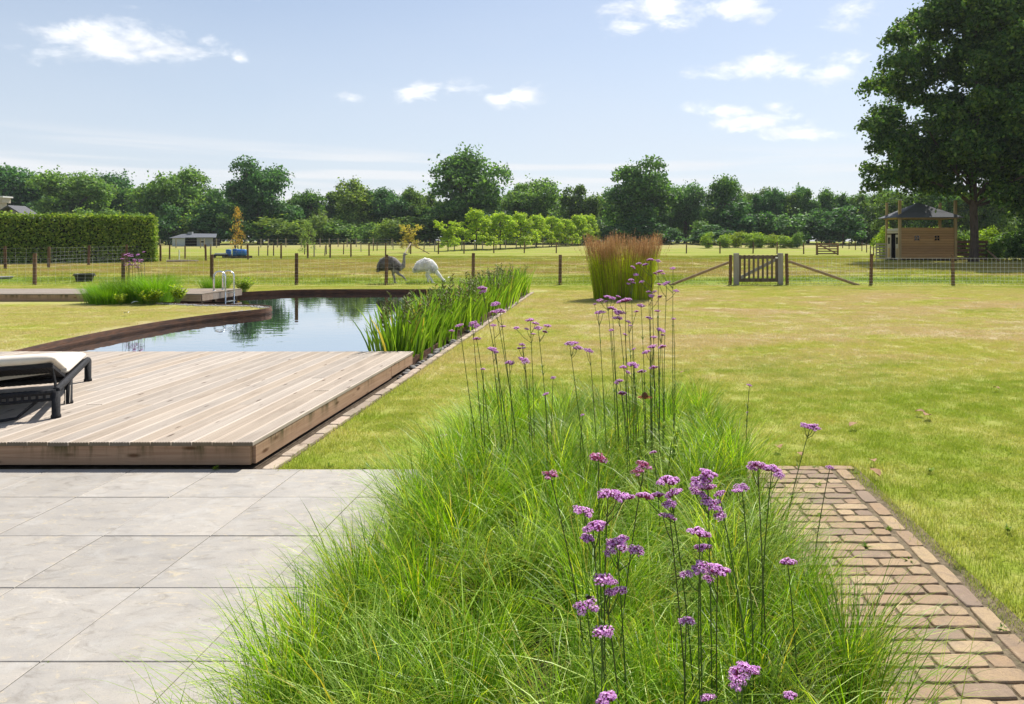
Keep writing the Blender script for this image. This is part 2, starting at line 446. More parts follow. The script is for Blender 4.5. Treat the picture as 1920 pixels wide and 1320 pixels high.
def rim():
    """weathered steel band round the pond with a folded ledge half way down"""
    n = len(POND); c = MB()
    prof = [(0.015, 0.02), (0.015, -0.012), (-0.06, -0.012), (-0.06, -0.028), (-0.08, -0.028), (-0.08, -0.008), (-0.36, -0.008), (-0.36, 0.02)]   # (z, offset inwards negative)
    nor = []
    for i in range(n):
        a = Vector(POND[i - 1]); b = Vector(POND[(i + 1) % n]); t = (b - a).normalized(); nor.append(Vector((t.y, -t.x)))
    ar = sum(POND[i][0] * POND[(i + 1) % n][1] - POND[(i + 1) % n][0] * POND[i][1] for i in range(n))
    sg = 1 if ar > 0 else -1
    v = []
    for i in range(n):
        for z, o in prof:
            q = Vector(POND[i]) + nor[i] * o * sg
            v.append((q.x, q.y, z))
    k = len(prof); f = []
    for i in range(n):
        j = (i + 1) % n
        for m in range(k):
            f.append((i * k + m, i * k + (m + 1) % k, j * k + (m + 1) % k, j * k + m))
    c.add(v, f)
    o = c.build('pond_rim', M_CORTEN)
    tag(o, 'rusty brown steel band edging the curved swimming pond', 'pond edging')
rim()

# ---- patio
def tile_mat():
    m, t = new_mat('patio_tile')
    pos = t.n('ShaderNodeNewGeometry').outputs['Position']
    oi = t.n('ShaderNodeObjectInfo').outputs['Random']
    off = t.vmath('ADD', pos, t.comb(t.math('MULTIPLY', oi, 43.0), t.math('MULTIPLY', oi, 17.0), 0.0))
    n1 = t.noise(t.vmath('MULTIPLY', off, (1.3, 2.4, 1)), 2.6, 9.0, 0.70, 0.6)
    n2 = t.noise(off, 6.0, 6.0, 0.65, 0.5)
    n3 = t.noise(off, 90.0, 3.0, 0.6)
    c = t.mix(t.rng(n1, 0.30, 0.68), (0.315, 0.293, 0.268), (0.410, 0.370, 0.318))
    c = t.mix(t.rng(n2, 0.50, 0.75, 0, 0.55), c, (0.45, 0.435, 0.41))
    c = t.mix(t.rng(t.noise(t.vmath('MULTIPLY', off, (1.0, 2.0, 1)), 4.2, 8.0, 0.72, 1.4), 0.53, 0.68, 0, 0.70), c, (0.22, 0.195, 0.165))
    c = t.mix(t.rng(t.noise(t.vmath('MULTIPLY', off, (1.0, 2.2, 1)), 5.5, 8.0, 0.75, 2.0), 0.57, 0.64, 0, 0.70), c, (0.50, 0.42, 0.29))
    c = t.mix(t.rng(n3, 0.3, 0.7, 0, 0.16), c, (0.22, 0.21, 0.19))
    hs = t.n('ShaderNodeHueSaturation', Color=c); t.set(hs.inputs['Value'], t.rng(oi, 0, 1, 0.90, 1.06))
    sp = t.noise(off, 210.0, 2.0, 0.5)
    hs2 = t.mix(t.rng(sp, 0.62, 0.72, 0, 0.5), hs.outputs[0], (0.13, 0.115, 0.095))
    sc = t.n('ShaderNodeTexVoronoi', {'feature': 'DISTANCE_TO_EDGE'}); t.set(sc.inputs['Vector'], t.vmath('ADD', t.vmath('MULTIPLY', off, (1.2, 2.0, 1)), t.comb(t.noise(off, 3.0, 4.0), t.noise(off, 2.3, 4.0), 0.0))); sc.inputs['Scale'].default_value = 1.1
    hs2 = t.mix(t.math('MULTIPLY', t.rng(sc.outputs['Distance'], 0.0, 0.010, 0.5, 0.0), t.rng(n1, 0.5, 0.56)), hs2, (0.52, 0.48, 0.42))
    p = t.n('ShaderNodeBsdfPrincipled', Base_Color=hs2, Roughness=t.rng(n2, 0.3, 0.7, 0.52, 0.72)); p.inputs['Specular IOR Level'].default_value = 0.35
    bp = t.n('ShaderNodeBump', Height=t.math('ADD', n2, t.math('MULTIPLY', n3, 0.3))); bp.inputs['Strength'].default_value = 0.25; bp.inputs['Distance'].default_value = 0.008
    t.t.links.new(bp.outputs[0], p.inputs['Normal'])
    finish(t, p.outputs[0]); return m
M_TILE = tile_mat()
YR = [5.11, 4.553, 3.957, 3.368, 2.778, 2.185, 1.59, 1.0]
XS = [-1.033 - 0.6 * k for k in range(9)]
pat = MB().box(((XS[0] + XS[-1]) / 2 + .02, (YR[0] + YR[-1]) / 2, -0.045), (XS[0] - XS[-1] + .04, YR[0] - YR[-1], 0.06)).build('patio', M_GROUT)
tag(pat, kind='structure')
TM = {}
for j in range(len(YR) - 1):
    hgt = round(YR[j] - YR[j + 1] - 0.005, 3)
    if hgt not in TM: TM[hgt] = MB().box((0, 0, 0), (0.595, hgt, 0.04), bev=0.0025).mesh('tile')
    for i in range(len(XS) - 1):
        link('tile', TM[hgt], pat, M_TILE, (XS[i] - 0.3, (YR[j] + YR[j + 1]) / 2, -0.02 + random.uniform(-.0012, .0012)), (random.uniform(-.001, .001), random.uniform(-.001, .001), 0))

# ---- brick path
def brick_mat():
    m, t = new_mat('clay_brick')
    pos = t.n('ShaderNodeNewGeometry').outputs['Position']
    oi = t.n('ShaderNodeObjectInfo').outputs['Random']
    r2 = t.math('FRACT', t.math('MULTIPLY', oi, 13.7))
    ramp = t.n('ShaderNodeValToRGB', Fac=oi)
    el = ramp.color_ramp.elements
    el[0].position = 0.0; el[0].color = (0.235, 0.165, 0.125, 1)
    el[1].position = 1.0; el[1].color = (0.42, 0.31, 0.19, 1)
    for ps, c in ((0.10, (0.275, 0.20, 0.135)), (0.3, (0.325, 0.220, 0.130)), (0.62, (0.385, 0.275, 0.160)), (0.85, (0.43, 0.315, 0.18))):
        e = el.new(ps); e.color = (*c, 1)
    off = t.vmath('ADD', pos, t.comb(t.math('MULTIPLY', oi, 43.0), t.math('MULTIPLY', oi, 17.0), 0.0))
    n1 = t.noise(off, 16.0, 6.0, 0.7, 0.4); n2 = t.noise(off, 140.0, 3.0, 0.6)
    c = t.mix(t.rng(n1, 0.46, 0.74, 0, 0.65), ramp.outputs[0], (0.20, 0.15, 0.115))
    c = t.mix(t.rng(n1, 0.40, 0.25, 0, 0.45), c, (0.48, 0.37, 0.27))
    c = t.mix(t.rng(n2, 0.48, 0.72, 0, 0.45), c, (0.17, 0.12, 0.085))
    lf = t.noise(pos, 2.3, 4.0, 0.6)
    c = t.mix(t.rng(lf, 0.4, 0.7, 0, 0.3), c, (0.30, 0.235, 0.17))
    dirt = t.noise(t.vmath('ADD', pos, (7.1, 3.3, 0)), 7.0, 6.0, 0.7, 0.6)
    c = t.mix(t.rng(dirt, 0.50, 0.70, 0, 0.6), c, (0.20, 0.16, 0.12))
    p = t.n('ShaderNodeBsdfPrincipled', Base_Color=c, Roughness=0.88); p.inputs['Specular IOR Level'].default_value = 0.2
    bp = t.n('ShaderNodeBump', Height=t.math('ADD', n1, t.math('MULTIPLY', n2, 0.5))); bp.inputs['Strength'].default_value = 0.6; bp.inputs['Distance'].default_value = 0.008
    t.t.links.new(bp.outputs[0], p.inputs['Normal'])
    finish(t, p.outputs[0]); return m
M_BRICK = brick_mat()
def brick_mesh(l, wd, seed, bev=0.006, h=0.06):
    """tumbled paver: rounded, uneven arrises"""
    r = random.Random(seed); nx = max(2, int(l / 0.05)); ny = max(2, int(wd / 0.045))
    per = [(-l / 2 + l * i / nx, -wd / 2) for i in range(nx)] + [(l / 2, -wd / 2 + wd * i / ny) for i in range(ny)] + [(l / 2 - l * i / nx, wd / 2) for i in range(nx)] + [(-l / 2, wd / 2 - wd * i / ny) for i in range(ny)]
    n = len(per); v = []
    j = [(r.uniform(-.0022, .0022), r.uniform(-.0022, .0022)) for _ in per]
    cut = [0.007 if i in (0, nx, nx + ny, 2 * nx + ny) else 0 for i in range(n)]
    for ring, (ins, z) in enumerate(((0, -h), (0, -bev), (bev * .5, -bev * .22), (bev * 1.1, 0))):
        for i, (x, y) in enumerate(per):
            s_ = cut[i] * (1 if ring else .4)
            sx = (l / 2 - ins - s_ * .7) / (l / 2); sy = (wd / 2 - ins - s_ * .7) / (wd / 2)
            v.append((x * sx + j[i][0], y * sy + j[i][1], z + (r.uniform(-.0012, .0012) if ring else 0)))
    f = []
    for k in range(3):
        for i in range(n): f.append((k * n + i, k * n + (i + 1) % n, (k + 1) * n + (i + 1) % n, (k + 1) * n + i))
    f.append(tuple(3 * n + i for i in range(n)))
    me = bpy.data.meshes.new('brick'); me.from_pydata(v, [], f); me.update()
    return me
path = MB().box((1.31, 3.08, -0.040), (0.96, 4.24, 0.064)).build('brick_path', M_SAND)
tag(path, kind='structure')
BF = [brick_mesh(0.203, 0.086, s) for s in range(6)]
BH = [brick_mesh(0.098, 0.086, s + 20) for s in range(3)]
BS = [brick_mesh(0.088, 0.203, s + 40) for s in range(5)]
def put_brick(me, x, y, rz=0):
    link('brick', me, path, M_BRICK, (x, y, random.uniform(-.003, .003)), (random.uniform(-.012, .012), random.uniform(-.012, .012), random.uniform(-.014, .014) + rz))
y = 5.055; row = 0
while y > 1.9:
    x = 0.955 + random.uniform(-.006, .006)
    lay = 'FFF' if row % 2 else 'HFFH'
    if random.random() < .1: lay = 'FFHH'
    for ch in lay:
        if ch == 'F': put_brick(random.choice(BF), x + 0.1015, y); x += 0.2115
        else: put_brick(random.choice(BH), x + 0.049, y); x += 0.1065
    y -= 0.0945; row += 1
y = 5.0
while y > 1.9:
    put_brick(random.choice(BS), 1.652 + random.uniform(-.006, .006), y)
    put_brick(random.choice(BS), 0.900 + random.uniform(-.006, .006), y - 0.05)
    y -= 0.2125
for i in range(4): put_brick(BF[i], 1.02 + i * .2125, 5.145)

# ---- soil of the planting bed, gap by the deck, kerb stones
bed = MB().box((-0.05, 3.5, -0.05), (1.93, 5.6, 0.08)).build('planting_bed', M_SOIL)
tag(bed, kind='structure')
gap = MB().box((-2.60, 13.85, -0.055), (0.30, 17.5, 0.06)).build('gravel_gap', M_SOIL)
tag(gap, kind='structure')
tag(MB().box((-6.05, 7.1, -0.045), (6.9, 3.8, 0.05)).build('deck_soil', M_SOIL), kind='structure')
kerb = MB().box((-2.485, 13.85, -0.035), (0.11, 17.5, 0.03)).build('kerb', M_SAND)
tag(kerb, kind='structure')
KM = [brick_mesh(0.09, 0.30, s + 60, 0.006) for s in range(5)]
y = 5.28
while y < 22.5:
    link('kerb_stone', random.choice(KM), kerb, M_STONE, (-2.485 + random.uniform(-.006, .006), y, -0.002 + random.uniform(-.004, .004)), (random.uniform(-.02, .02), random.uniform(-.02, .02), random.uniform(-.02, .02)))
    y += 0.307
# strip of upright steel between the irises and the kerb
st_ = MB().box((-2.66, 15.95, 0.0), (0.012, 13.1, 0.13)).build('steel_strip', M_CORTEN)
tag(st_, 'upright rusty steel strip along the iris bed', 'edging strip')
def pebble(i, seed):
    r = random.Random(seed); m = MB(); n = 7
    rings = [(0.0, -.7), (.75, -.45), (1, 0), (.8, .5), (.3, .75)]
    v = [];
    for q, z in rings:
        for k in range(n):
            a = 2 * math.pi * k / n; s_ = q * r.uniform(.85, 1.15)
            v.append((math.cos(a) * s_, math.sin(a) * s_ * .7, z * .55))
    f = [(k * n + i_, k * n + (i_ + 1) % n, (k + 1) * n + (i_ + 1) % n, (k + 1) * n + i_) for k in range(len(rings) - 1) for i_ in range(n)]
    f.append(tuple(len(v) - n + k for k in range(n)))
    m.add(v, f); return m.mesh('cobble', True)
PB = [pebble(i, i + 5) for i in range(4)]
M_COB = plain('dark_cobble', (0.09, 0.085, 0.08), (0.20, 0.19, 0.18), 0.8, 0.3, 12, rand=.3)
for i in range(34):
    y = 8.55 + i * .12 + random.uniform(-.05, .05) if i < 26 else 11.6 + (i - 26) * 1.2
    s_ = random.uniform(.035, .075)
    o = link('cobble', random.choice(PB), None, M_COB, (-2.565 + random.uniform(-.035, .03), y, -0.025 + s_ * .3), (random.uniform(-.3, .3), random.uniform(-.3, .3), random.uniform(0, 6)), (s_, s_, s_))
    tag(o, 'dark rounded cobble in the gap beside the kerb stones', 'cobble', 'cobbles in the gap beside the kerb')
# pale pebble strip behind the rim of the grass headland
pm = MB()
r0 = pebble(0, 3)
base = [tuple(v.co) for v in r0.vertices]; bf = [tuple(p.vertices) for p in r0.polygons]
tip = [p for p in POND if -12.2 < p[0] < -8.3 and 16.3 < p[1] < 18.8]
cx_ = Vector((-10.4, 17.0))
for i in range(700):
    a = random.choice(tip); d_ = random.uniform(.04, .26)
    q = Vector(a) + (cx_ - Vector(a)).normalized() * d_ + Vector((random.uniform(-.1, .1), random.uniform(-.1, .1)))
    if inside(q, POND): continue
    s_ = random.uniform(.012, .028); an = random.uniform(0, 6)
    pm.add([(q.x + s_ * (x * math.cos(an) - y * math.sin(an)), q.y + s_ * (x * math.sin(an) + y * math.cos(an)), -0.02 + s_ * (z + .4)) for x, y, z in base], bf)
tag(pm.build('pebbles', M_PEBBLE), 'pale pebbles along the pond rim on the grass headland', 'pebbles', kind='stuff')

# ------------------------------------------------------------------ decks
def board_mat(name, ca, cb, axis='Y'):
    m, t = new_mat(name)
    pos = t.n('ShaderNodeNewGeometry').outputs['Position']
    oi = t.n('ShaderNodeObjectInfo').outputs['Random']
    st1 = (26, 0.9, 26) if axis == 'Y' else ((0.9, 26, 26))
    off = t.vmath('ADD', t.vmath('MULTIPLY', pos, st1), t.comb(t.math('MULTIPLY', oi, 143.0), t.math('MULTIPLY', oi, 57.0), 0.0))
    g = t.noise(off, 1.0, 5.0, 0.65, 0.6)
    c = t.mix(t.rng(g, 0.3, 0.7), ca, cb)
    off2 = t.vmath('ADD', pos, t.comb(t.math('MULTIPLY', oi, 31.0), t.math('MULTIPLY', oi, 77.0), 0.0))
    blot = t.noise(t.vmath('MULTIPLY', off2, (1.5, .6, 1) if axis == 'Y' else (.6, 1.5, 1.5)), 2.0, 5.0, 0.6, 0.4)
    c = t.mix(t.rng(blot, 0.5, 0.72, 0, 0.4), c, tuple(x * .62 for x in ca))
    vo = t.n('ShaderNodeTexVoronoi'); t.set(vo.inputs['Vector'], t.vmath('MULTIPLY', off2, (9, 2.3, 9) if axis == 'Y' else (2.3, 9, 9))); vo.inputs['Scale'].default_value = 1.0
    kn = t.rng(vo.outputs['Distance'], 0.05, 0.15, 0.75, 0.0, True)
    c = t.mix(kn, c, (0.075, 0.042, 0.026))
    c = t.mix(1.0, c, t.n('ShaderNodeAttribute', {'attribute_name': 'col'}).outputs['Color'], 'MULTIPLY')
    hs = t.n('ShaderNodeHueSaturation', Color=c); t.set(hs.inputs['Value'], t.rng(oi, 0, 1, 0.90, 1.07))
    t.set(hs.inputs['Saturation'], t.rng(t.math('FRACT', t.math('MULTIPLY', oi, 7.7)), 0, 1, 0.75, 1.1))
    p = t.n('ShaderNodeBsdfPrincipled', Base_Color=hs.outputs[0], Roughness=0.78); p.inputs['Specular IOR Level'].default_value = 0.25
    bp = t.n('ShaderNodeBump', Height=g); bp.inputs['Strength'].default_value = 0.35; bp.inputs['Distance'].default_value = 0.004
    t.t.links.new(bp.outputs[0], p.inputs['Normal'])
    finish(t, p.outputs[0]); return m
M_DECK = board_mat('deck_board', (0.410, 0.345, 0.285), (0.520, 0.455, 0.385))
M_DECK2 = board_mat('jetty_board', (0.30, 0.245, 0.195), (0.40, 0.335, 0.275), 'X')
def fascia_mat():
    m, t = new_mat('fascia_wood')
    pos = t.n('ShaderNodeNewGeometry').outputs['Position']
    g = t.noise(t.vmath('MULTIPLY', pos, (1.2, 1.2, 34)), 1.0, 5.0, 0.6, 1.4)
    c = t.mix(t.rng(g, 0.3, 0.7), (0.300, 0.180, 0.110), (0.440, 0.295, 0.195))
    vo = t.n('ShaderNodeTexVoronoi'); t.set(vo.inputs['Vector'], t.vmath('MULTIPLY', pos, (2.6, 2.6, 9))); vo.inputs['Scale'].default_value = 1.0
    c = t.mix(t.rng(vo.outputs['Distance'], 0.05, 0.20, 0.9, 0.0, True), c, (0.10, 0.045, 0.02))
    # green algae streaks run down from the board ends
    al = t.noise(t.vmath('MULTIPLY', pos, (9, 9, 1.2)), 1.0, 5.0, 0.65)
    big = t.noise(t.vmath('MULTIPLY', pos, (1.0, 1.0, 0.3)), 1.3, 3.0)
    z = t.sep(pos)[2]
    k = t.math('MULTIPLY', t.math('MULTIPLY', t.rng(al, 0.47, 0.62), t.rng(big, 0.42, 0.54)), t.rng(z, 0.03, 0.14, 0.1, 0.85))
    c = t.mix(k, c, (0.060, 0.058, 0.020))
    p = t.n('ShaderNodeBsdfPrincipled', Base_Color=c, Roughness=0.82); p.inputs['Specular IOR Level'].default_value = 0.2
    bp = t.n('ShaderNodeBump', Height=g); bp.inputs['Strength'].default_value = 0.4; bp.inputs['Distance'].default_value = 0.004
    t.t.links.new(bp.outputs[0], p.inputs['Normal'])
    finish(t, p.outputs[0]); return m
M_FASCIA = fascia_mat()
M_DARKWOOD = plain('sub_frame_wood', (0.05, 0.037, 0.026), (0.09, 0.065, 0.045), 0.9, 0.1, 8)
def grooved_board(wd, ln, th, ng=7, axis='Y'):
    """decking profile: ridges and grooves run along the board"""
    pr = [(-wd / 2, -th)]; pr.append((-wd / 2, -.003)); pr.append((-wd / 2 + .003, 0))
    st_ = (wd - .006) / ng
    for i in range(ng):
        x0 = -wd / 2 + .003 + i * st_
        if i: pr += [(x0 - .0042, 0), (x0 - .003, -.006), (x0 + .003, -.006), (x0 + .0042, 0)]
    pr += [(wd / 2 - .003, 0), (wd / 2, -.003), (wd / 2, -th)]
    n = len(pr); v = []; cl = []
    for rep in (0, 1):
        for e in (-ln / 2, ln / 2):
            for a, z in pr:
                v.append((a, e, z) if axis == 'Y' else (e, a, z))
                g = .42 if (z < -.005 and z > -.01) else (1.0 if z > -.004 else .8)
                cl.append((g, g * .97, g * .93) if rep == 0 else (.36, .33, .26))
    f = [(i, (i + 1) % n, n + (i + 1) % n, n + i) for i in range(n)]
    f += [tuple(range(3 * n - 1, 2 * n - 1, -1)), tuple(range(3 * n, 4 * n))]
    if axis == 'X': f = [tuple(reversed(q)) for q in f]
    me = bpy.data.meshes.new('board'); me.from_pydata(v, [], f); me.update()
    a_ = me.attributes.new('col', 'FLOAT_COLOR', 'POINT'); a_.data.foreach_set('color', np.hstack([np.array(cl, np.float32), np.ones((len(cl), 1), np.float32)]).ravel())
    return me
DZ = 0.18
DY0, DY1, DX = 5.158, 9.36, -2.60
deck = thing('deck', (DX, DY0, 0), 'large sunlit timber deck of grooved boards between patio and pond', 'deck')
bm_cache = {}
def gb(l):
    l = round(l, 3)
    if l not in bm_cache: bm_cache[l] = grooved_board(0.144, l, 0.028)
    return bm_cache[l]
NB = 46
for i in range(NB):
    xc = -0.074 - i * 0.1495
    L = DY1 - DY0
    if i % 3 == 1 or i % 7 == 3:
        k = round(random.choice((.28, .42, .57, .71)) * L, 2)
        segs = [(0, k - .0015), (k + .0015, L)]
    else: segs = [(0, L)]
    for a, b in segs:
        link('board', gb(b - a), deck, M_DECK, (xc + random.uniform(-.0008, .0008), (a + b) / 2 + random.uniform(-.002, .002), DZ + random.uniform(-.0012, .0012)))
def fas(name, c, d): return MB().box(c, d, bev=0.002).build(name, M_FASCIA, deck)
fas('fascia', (-2.06, 0.032, 0.080), (4.06, 0.028, 0.140))
fas('fascia', (-5.49, 0.032, 0.080), (2.78, 0.028, 0.140))
fas('fascia', (-0.020, 1.662, 0.080), (0.028, 3.22, 0.140))
fas('fascia', (-0.0205, 3.73, 0.085), (0.028, 0.89, 0.125))
fas('fascia', (-3.45, 4.16, 0.03), (6.8, 0.028, 0.235))
for k in range(8):
    MB().box((-3.45, 0.12 + k * .56, 0.075), (6.75, 0.05, 0.145)).build('joist', M_DARKWOOD, deck)

# boardwalk and jetty on the far side
JZ, JX = 0.18, -11.18
jet = thing('boardwalk', (JX, 19.4, 0), 'grey boardwalk with a jetty end reaching over the pond', 'boardwalk')
jb = grooved_board(0.144, 2.35, 0.028, 5, 'X')
for r_ in range(14):
    for k in range(7):
        ln0 = 0.0 if r_ % 2 else 1.175
        xs0 = -k * 2.353 - ln0
        if k == 0 and ln0: link('board', bm_cache.setdefault('hx', grooved_board(0.144, 1.172, 0.028, 5, 'X')), jet, M_DECK2, (-0.587, 0.075 + r_ * .1495, JZ))
        link('board', jb, jet, M_DECK2, (xs0 - 1.175, 0.075 + r_ * .1495, JZ))
M_FASC2 = board_mat('jetty_fascia', (0.17, 0.125, 0.09), (0.27, 0.21, 0.16), 'X')
for k in range(4):
    MB().box((-0.014, 0.02 + .262 + k * .523, 0.066), (0.028, 0.519, 0.17), bev=.002).build('fascia', M_FASC2, jet)
for k in range(5): MB().box((-0.03 - 1.6 - k * 3.2, 0.016, 0.062), (3.195, 0.028, 0.175), bev=.002).build('fascia', M_FASCIA, jet)
for k in range(4): MB().box((-8.2, 0.25 + k * .52, 0.05), (16.2, 0.06, 0.19)).build('joist', M_DARKWOOD, jet)
for (x, y) in ((-0.12, .15), (-.12, 1.95), (-0.75, .15), (-.75, 1.95)): MB().box((x, y, -0.28), (0.09, 0.09, 0.7)).build('pile', M_DARKWOOD, jet)

# swim ladder
lad = thing('swim_ladder', (-11.1, 20.4, JZ), 'polished steel pool ladder with two arched handrails on the jetty', 'ladder')
def arch(yo):
    pts = [(-0.34, yo, 0.0)]
    r_ = 0.165
    for k in range(0, 13):
        a = math.pi - math.pi * k / 12
        pts.append((-0.175 + math.cos(a) * r_, yo, 0.40 + math.sin(a) * r_))
    pts += [(-0.01, yo, 0.0), (-0.01, yo, -0.62)]
    o = MB().tube(pts, 0.022, 12).build('handrail', M_STEEL, lad, True)
    MB().tube([(-0.34, yo, 0.0), (-0.34, yo, 0.012)], 0.045, 14).build('flange', M_STEEL, o, True)
arch(0.05); arch(0.52)
for z in (-.06, -.30, -.54): MB().box((0.01, 0.285, z), (0.06, 0.45, 0.02)).build('tread', M_STEEL, lad)
# ------------------------------------------------------------------ vegetation tools
def blades(base, az, length, lean0, lean1, width, col, seg=5, power=1.3, twist=None, taper=0.75):
    """curved tapering grass blades: base (n,3), the rest (n,) or scalars, col (n,3)"""
    n = len(base)
    f_ = lambda a: np.broadcast_to(np.asarray(a, float), (n,))
    az, length, lean0, lean1, width = map(f_, (az, length, lean0, lean1, width))
    dirx, diry = np.cos(az), np.sin(az)
    tw = az + np.pi / 2 if twist is None else az + np.pi / 2 + twist
    wx, wy = np.cos(tw), np.sin(tw)
    px = np.zeros(n); pz = np.zeros(n); L = []; Rr = []
    for i in range(seg + 1):
        t = i / seg
        wd = width * 0.5 * (1 - t) ** taper if i < seg else width * 0
        cx = base[:, 0] + dirx * px; cy = base[:, 1] + diry * px; cz = base[:, 2] + pz
        L.append(np.stack([cx - wx * wd, cy - wy * wd, cz], 1)); Rr.append(np.stack([cx + wx * wd, cy + wy * wd, cz], 1))
        th = lean0 + (lean1 - lean0) * ((i + .5) / seg) ** power
        px = px + np.sin(th) * length / seg; pz = pz + np.cos(th) * length / seg
    V = np.stack([a for pair in zip(L, Rr) for a in pair], 1)          # n, 2(seg+1), 3
    k = 2 * (seg + 1)
    quad = np.array([[2 * i, 2 * i + 1, 2 * i + 3, 2 * i + 2] for i in range(seg)])
    F = (np.arange(n)[:, None, None] * k + quad[None]).reshape(-1, 4)
    C = np.repeat(np.asarray(col)[:, None, :], k, 1)
    return V.reshape(-1, 3), F, C.reshape(-1, 3)
def join(parts):
    V = []; F = []; C = []; o = 0
    for v, f, c in parts:
        V.append(v); F.append(f + o); C.append(c); o += len(v)
    return np.vstack(V), np.vstack(F), np.vstack(C)
def pal(n, cols, wts, jit=0.15):
    cols = np.array(cols); idx = RNG.choice(len(cols), n, p=np.array(wts) / sum(wts))
    return np.clip(cols[idx] * (1 + RNG.normal(0, jit, (n, 1))), 0.004, 0.9)
def unit(n):
    v = RNG.normal(size=(n, 3)); return v / np.linalg.norm(v, axis=1, keepdims=True)
def leaf_quads(c, nor, size, col, asp=0.62):
    n = len(c); r = unit(n)
    t = np.cross(nor, r); t /= np.linalg.norm(t, axis=1, keepdims=True) + 1e-9
    b = np.cross(nor, t); size = np.broadcast_to(np.asarray(size, float), (n,))[:, None]
    V = np.stack([c - t * size, c - b * size * asp + t * size * .1, c + t * size, c + b * size * asp + t * size * .1], 1)
    F = np.arange(n * 4).reshape(n, 4)
    return V.reshape(-1, 3), F, np.repeat(col[:, None, :], 4, 1).reshape(-1, 3)
def crown(lobes, n, size, cols, wts, up=0.35, shell=0.55, flat=1.0):
    """leaf sprays gathered in lobes: (x, y, z, r)"""
    lobes = np.array(lobes); wv = lobes[:, 3] ** 2; idx = RNG.choice(len(lobes), n, p=wv / wv.sum())
    d = unit(n); d[:, 2] = np.where(d[:, 2] < -0.35, -d[:, 2] * .6, d[:, 2])
    rr = lobes[idx, 3] * (shell + (1.12 - shell) * RNG.random(n) ** .7)
    c = lobes[idx, :3] + d * rr[:, None] * np.array([1, 1, flat])
    nor = d * .55 + unit(n) * .8 + np.array([0, 0, up]); nor /= np.linalg.norm(nor, axis=1, keepdims=True)
    lobecol = 1 + RNG.normal(0, .14, (len(lobes), 1))
    col = pal(n, cols, wts, .2) * lobecol[idx]
    return leaf_quads(c, nor, size * RNG.uniform(.65, 1.3, n), np.clip(col, .003, .9))

G_DARK = [(0.038, 0.078, 0.030), (0.056, 0.108, 0.036), (0.085, 0.145, 0.042)]
G_MID = [(0.058, 0.105, 0.034), (0.085, 0.145, 0.045), (0.125, 0.185, 0.055)]
G_LIME = [(0.085, 0.14, 0.018), (0.13, 0.19, 0.025), (0.18, 0.235, 0.035)]

def ell_lobes(n, c, s, r0, r1, hollow=0.45, seed=1, bottom=-0.75):
    r = random.Random(seed); out = []
    notch = [Vector((r.uniform(-1, 1), r.uniform(-1, 1), r.uniform(-.4, 1))).normalized() for _ in range(4)]
    while len(out) < n:
        d = Vector((r.uniform(-1, 1), r.uniform(-1, 1), r.uniform(-1, 1)))
        if d.length > 1 or d.length < hollow or d.z < bottom: continue
        k = 1.0
        for q in notch:
            if d.normalized().dot(q) > .80: k = r.uniform(.62, .85)
        if r.random() < .18: k *= r.uniform(1.05, 1.22)
        out.append((c[0] + d.x * s[0] * k, c[1] + d.y * s[1] * k, c[2] + d.z * s[2] * k, r.uniform(r0 * .7, r1 * 1.05)))
    return out
def limb(m, a, b, r0, r1, sag=0.1, seed=0, n=6, seg=5):
    r = random.Random(seed); a = Vector(a); b = Vector(b); pts = []; rad = []
    for i in range(seg + 1):
        t = i / seg; p = a.lerp(b, t)
        p.z += math.sin(math.pi * t) * sag * (b - a).length
        if 0 < i < seg: p += Vector((r.uniform(-1, 1), r.uniform(-1, 1), r.uniform(-1, 1))) * (b - a).length * .03
        pts.append(p); rad.append(r0 + (r1 - r0) * t)
    m.tube(pts, rad, n, True)
# ---- tree kinds, one unit high and one unit wide; every tree of the wood is a copy of its own
KIND = {}
def tree_kind(key, lobes, n, size, cols, wts, trunk_r, trunk_h, nl, up=.35, shell=.5, twigs=0):
    v, f, c = crown(lobes, n, size, cols, wts, up, shell)
    if twigs:
        # loose outer sprays break the outline
        L = np.array(lobes); k = RNG.choice(len(L), twigs); d = unit(twigs); d[:, 2] = np.abs(d[:, 2]) * .8 + d[:, 2] * .2
        e = L[k, :3] + d * (L[k, 3] * RNG.uniform(1.0, 1.5, twigs))[:, None]
        j = np.repeat(e, 7, 0) + RNG.normal(0, size * 1.3, (twigs * 7, 3))
        v2, f2, c2 = leaf_quads(j, unit(len(j)), size * RNG.uniform(.6, 1.1, len(j)), pal(len(j), cols, wts, .2))
        v, f, c = join([(v, f, c), (v2, f2, c2)])
    cm = np_mesh('crown', v, f, c)
    m = MB(); rr = random.Random(nl)
    m.tube([(0, 0, -.02), (0, 0, .02), (.004, .003, trunk_h * .5), (0, 0, trunk_h)], [trunk_r * 1.5, trunk_r * 1.1, trunk_r * .9, trunk_r * .6], 8)
    for i, l in enumerate(sorted(lobes, key=lambda q: rr.random())[:nl]):
        limb(m, (0, 0, trunk_h * rr.uniform(.55, 1)), l[:3], trunk_r * .5, trunk_r * .12, .06, i, 5)
    KIND[key] = (cm, m.mesh('trunk', True))
def oakk(key, seed, cols):
    lb = ell_lobes(30, (0, 0, .60), (.36, .36, .30), .10, .17, .5, seed) + ell_lobes(16, (0, 0, .34), (.36, .36, .18), .11, .15, .3, seed + 9) + [(0, 0, .60, .22)]
    tree_kind(key, lb, 15000, .019, cols, (3, 4, 2), .032, .5, 12, twigs=380)
oakk('oak0', 1, G_DARK); oakk('oak1', 2, G_DARK); oakk('oak2', 3, G_MID); oakk('oak3', 23, G_DARK); oakk('oak4', 31, G_MID)
